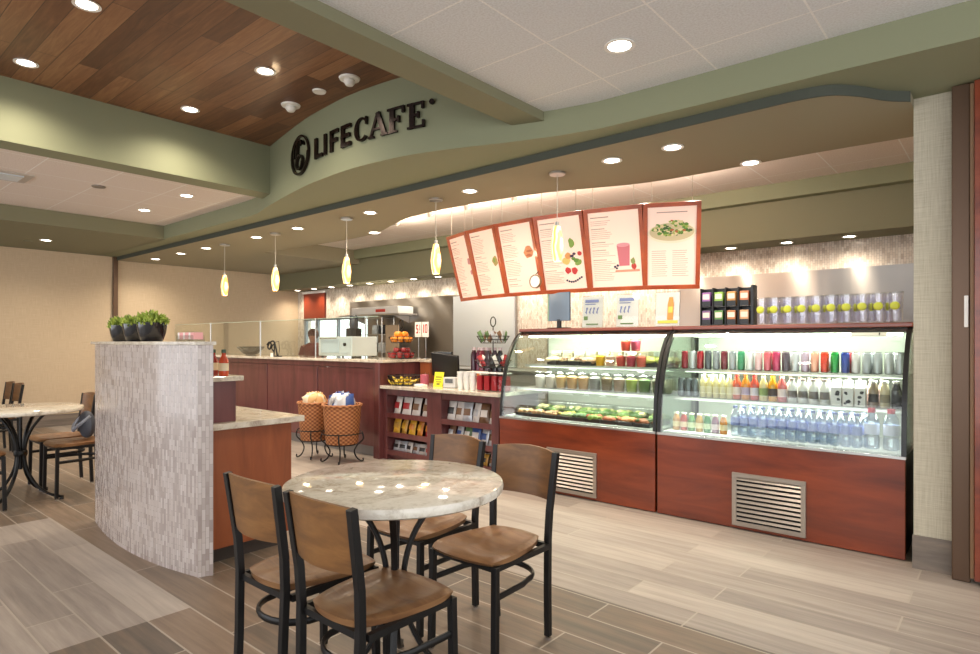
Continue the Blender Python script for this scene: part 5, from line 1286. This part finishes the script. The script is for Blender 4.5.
# ------------------------------------------------------------------ hanging menu boards
TOP = [(-4.835, 4.93), (-4.405, 4.78), (-3.935, 4.69), (-3.44, 4.66), (-2.915, 4.70), (-2.395, 4.82), (-1.965, 5.03)]
M_panel = mat('menu_panel', '#e6d0c2', 0.45, emit='#ffd8c2', es=0.28)
M_ptext = mat('menu_text_ink', '#b59a8a', 0.6)
HT = 0.74
def board(k):
    a = Vector(TOP[k] + (2.48,)); b_ = Vector(TOP[k + 1] + (2.48,))
    if k in (3, 4): pass
    d = (b_ - a); W = d.length - 0.008; xa = d.normalized()
    inw = Vector((-xa.y, xa.x, 0))                       # away from the viewer
    za = (Vector((0, 0, 1)) * 0.72 - inw * 0.19).normalized(); ya = za.cross(xa) * 1.0
    ya = Vector(ya); 
    if ya.dot(inw) < 0: ya = -ya
    org = a - za * HT + xa * 0.004
    names = ['leftmost menu board', 'second menu board from the left', 'third menu board from the left, with a sandwich picture', 'menu board with a fruit picture behind a pendant', 'menu board with a pink smoothie picture', 'rightmost menu board with a big salad plate']
    t = thing('menu_board', names[k] + ', wood-framed, over the cases', 'menu board', (0, 0, 0), 0, 'hanging menu boards')
    t.matrix_world = Matrix(((xa.x, ya.x, za.x, org.x), (xa.y, ya.y, za.y, org.y), (xa.z, ya.z, za.z, org.z), (0, 0, 0, 1)))
    f = B(); F = 0.036
    f.box(0, W, -0.02, 0.05, 0, F).box(0, W, -0.02, 0.05, HT - F, HT).box(0, F, -0.02, 0.05, F, HT - F).box(W - F, W, -0.02, 0.05, F, HT - F)
    f.build('frame', M_frame, t, 0.003)
    B().box(F - 0.004, W - F + 0.004, -0.002, 0.04, F - 0.004, HT - F + 0.004).build('lit_panel', M_panel, t)
    tx = B(); rr = random.Random(k + 40)
    x0, x1 = F + 0.02, W - F - 0.02; w = x1 - x0
    tx2 = B()
    def line(xa_, xb_, z, h=0.004): (tx2 if k == 5 and xa_ > x0 + w * .5 else tx).box(xa_, xb_, -0.0035, -0.002, z, z + h)
    if k < 5:
        lim = 0.55 if k in (0, 1, 2) else 0.5
        z = HT - F - 0.05; line(x0, x0 + w * 0.4, z, 0.009); z -= 0.03
        while z > F + 0.06:
            if rr.random() < 0.12: z -= 0.02; line(x0, x0 + w * .3, z, 0.007); z -= 0.017
            line(x0, x0 + w * lim * rr.uniform(.7, 1.0), z, 0.0035)
            z -= 0.0165
    else:
        B().box(x0 + w * .15, x1 - w * .15, -0.0035, -0.002, HT - F - 0.05, HT - F - 0.042).build('menu_title', M_ptext, t)
        z = 0.33
        while z > 0.10:
            line(x0 + w * .04, x0 + w * .42 * rr.uniform(.85, 1), z, 0.0035); line(x0 + w * .52, x0 + w * .9 * rr.uniform(.9, 1), z, 0.0035); z -= 0.018
    tx.build('menu_text', M_ptext, t)
    if k == 5: tx2.build('menu_text', M_ptext, t)
    def blob(b_, cx, cz, rx, rz, y, n=14, j=0.0):
        b_.prism([(cx + rx * math.cos(2 * PI * i / n) * (1 + rr.uniform(-j, j)), cz + rz * math.sin(2 * PI * i / n) * (1 + rr.uniform(-j, j))) for i in range(n)], y - 0.0008, -0.002, 'y')
    def pic(nm, col, items):
        b_ = B()
        for it in items: blob(b_, *it)
        b_.build(nm, mat('print_' + col, col, 0.5), t)
    if k == 0: pic('food_picture', '#c98a8a', [(x1 - .03, .42, .028, .035, -.004, 12, .2), (x1 - .02, .30, .022, .025, -.0042, 12, .2)])
    if k == 1: pic('food_picture', '#a8965a', [(x1 - .045, .38, .04, .05, -.004, 12, .2)]); pic('greens_picture', '#7f9a4a', [(x1 - .055, .39, .018, .022, -.005, 10, .3)])
    if k == 2: pic('food_picture', '#c9855a', [(x1 - .06, .42, .055, .06, -.004, 12, .15)]); pic('filling_picture', '#a85a3a', [(x1 - .05, .43, .035, .012, -.005, 10, .3), (x1 - .06, .39, .035, .012, -.0052, 10, .3)])
    if k == 3:
        c0 = x0 + w * .72
        pic('melon_picture', '#d8c070', [(c0 - .055, .30, .04, .035, -.004, 12, .1)])
        pic('leaf_picture', '#7fa04a', [(c0 + .02, .46, .03, .04, -.004, 10, .3), (c0 + .07, .28, .04, .03, -.0042, 10, .3)])
        pic('strawberry_picture', '#c23a3a', [(c0 - .045, .21, .03, .032, -.0045, 10, .2), (c0 + .02, .205, .032, .034, -.0047, 10, .2), (c0 + .09, .36, .02, .02, -.005, 10, .2)])
        pic('berry_picture', '#2c2d4a', [(c0 - .07 + .022 * i, .125 - .012 * math.sin(i * .5 + .3) * 2, .010, .010, -.0045 - .0001 * i, 8, 0) for i in range(8)] )
        pic('plum_picture', '#3d2d4a', [(c0 + .01, .34, .022, .016, -.005, 8, .2), (c0 + .035, .36, .016, .014, -.0052, 8, .2)])
        pic('peach_picture', '#d99a5a', [(c0 - .03, .345, .034, .03, -.0043, 12, .1)])
        pic('salad_leaf_picture', '#5f8a3a', [(c0 + .045, .30, .03, .02, -.0044, 9, .3), (c0 + .02, .315, .02, .016, -.0046, 9, .3)])
    if k == 4:
        c0 = x0 + w * .68
        b_ = B(); b_.prism([(c0 - .045, .22), (c0 + .045, .22), (c0 + .058, .40), (c0 - .058, .40)], -.0045, -.002, 'y'); b_.build('smoothie_picture', mat('print_smoothie', '#c9707e', .5), t)
        pic('foam_picture', '#dc98a2', [(c0, .405, .058, .018, -.005, 16, 0)])
        b_ = B(); b_.prism([(c0 - .09, .165), (x1, .165), (x1, .185), (c0 - .08, .185)], -.004, -.002, 'y'); b_.build('napkin_picture', mat('print_napkin', '#d89a80', .5), t)
        pic('berry_picture', '#2c2d4a', [(c0 - .085, .215, .012, .011, -.0046, 8, 0), (c0 - .06, .225, .012, .012, -.0048, 8, 0), (c0 - .07, .20, .011, .01, -.005, 8, 0)])
        pic('strawberry_picture', '#b93a34', [(c0 + .085, .21, .022, .03, -.0046, 10, .2)])
        pic('leaf_picture', '#8a9a5a', [(c0 + .08, .26, .02, .03, -.0048, 9, .3)])
    if k == 5:
        c0 = x0 + w * .5
        pic('plate_picture', '#efe6cc', [(c0, .485, .200, .088, -.004, 32, 0)])
        pic('plate_rim_picture', '#cdbf98', [(c0, .492, .184, .076, -.0046, 32, 0)])
        for col, nm, n in (('#5f8a34', 'greens_picture', 34), ('#9ab04e', 'lettuce_picture', 22), ('#e0d0a0', 'chicken_picture', 24), ('#b8643a', 'pepper_picture', 7), ('#3f5f2a', 'dark_leaf_picture', 14)):
            its = []
            for q in range(n):
                a = rr.uniform(0, 2 * PI); r = math.sqrt(rr.random())
                its.append((c0 + .16 * r * math.cos(a), .515 + .062 * r * math.sin(a) * (1.15 if math.sin(a) > 0 else .85), rr.uniform(.010, .021), rr.uniform(.007, .014), -.0052 - rr.random() * .002, 7, .3))
            pic(nm, col, its)
    # hanging wires
    wi = B()
    return t, W
for k in range(6):
    t, W = board(k)
    # rods reach the tile ceiling
    iz = t.matrix_world.inverted()
    for fx in (0.15, 0.85):
        p = t.matrix_world @ Vector((W * fx, 0.02, HT - 0.005)); q = Vector((p.x, p.y, ZC))
        B().tube([iz @ p, iz @ q], 0.0025, 6).build('hanging_rod', mat('rod_beige', '#b5a898', 0.6), t)
t = thing('oval_disc', 'round white disc with a thin rim hanging under the joint of two menu boards', 'disc', (-3.38, 4.62, 1.865), 0)
T = Matrix.Rotation(PI / 2, 4, 'X')
B().lathe([(0.0, -0.01), (0.055, -0.01), (0.055, 0.008), (0.0, 0.010)], 28, M=T).build('disc', M_white, t)
B().lathe([(0.055, -0.012), (0.064, -0.012), (0.064, 0.012), (0.055, 0.012)], 28, M=T, cap=False).build('rim', mat('tan_edge', '#8a6a4a'), t)
B().tube([(0, 0.0, 0.06), (0, 0.05, 0.10)], 0.004, 6).build('hook', M_bronze, t)
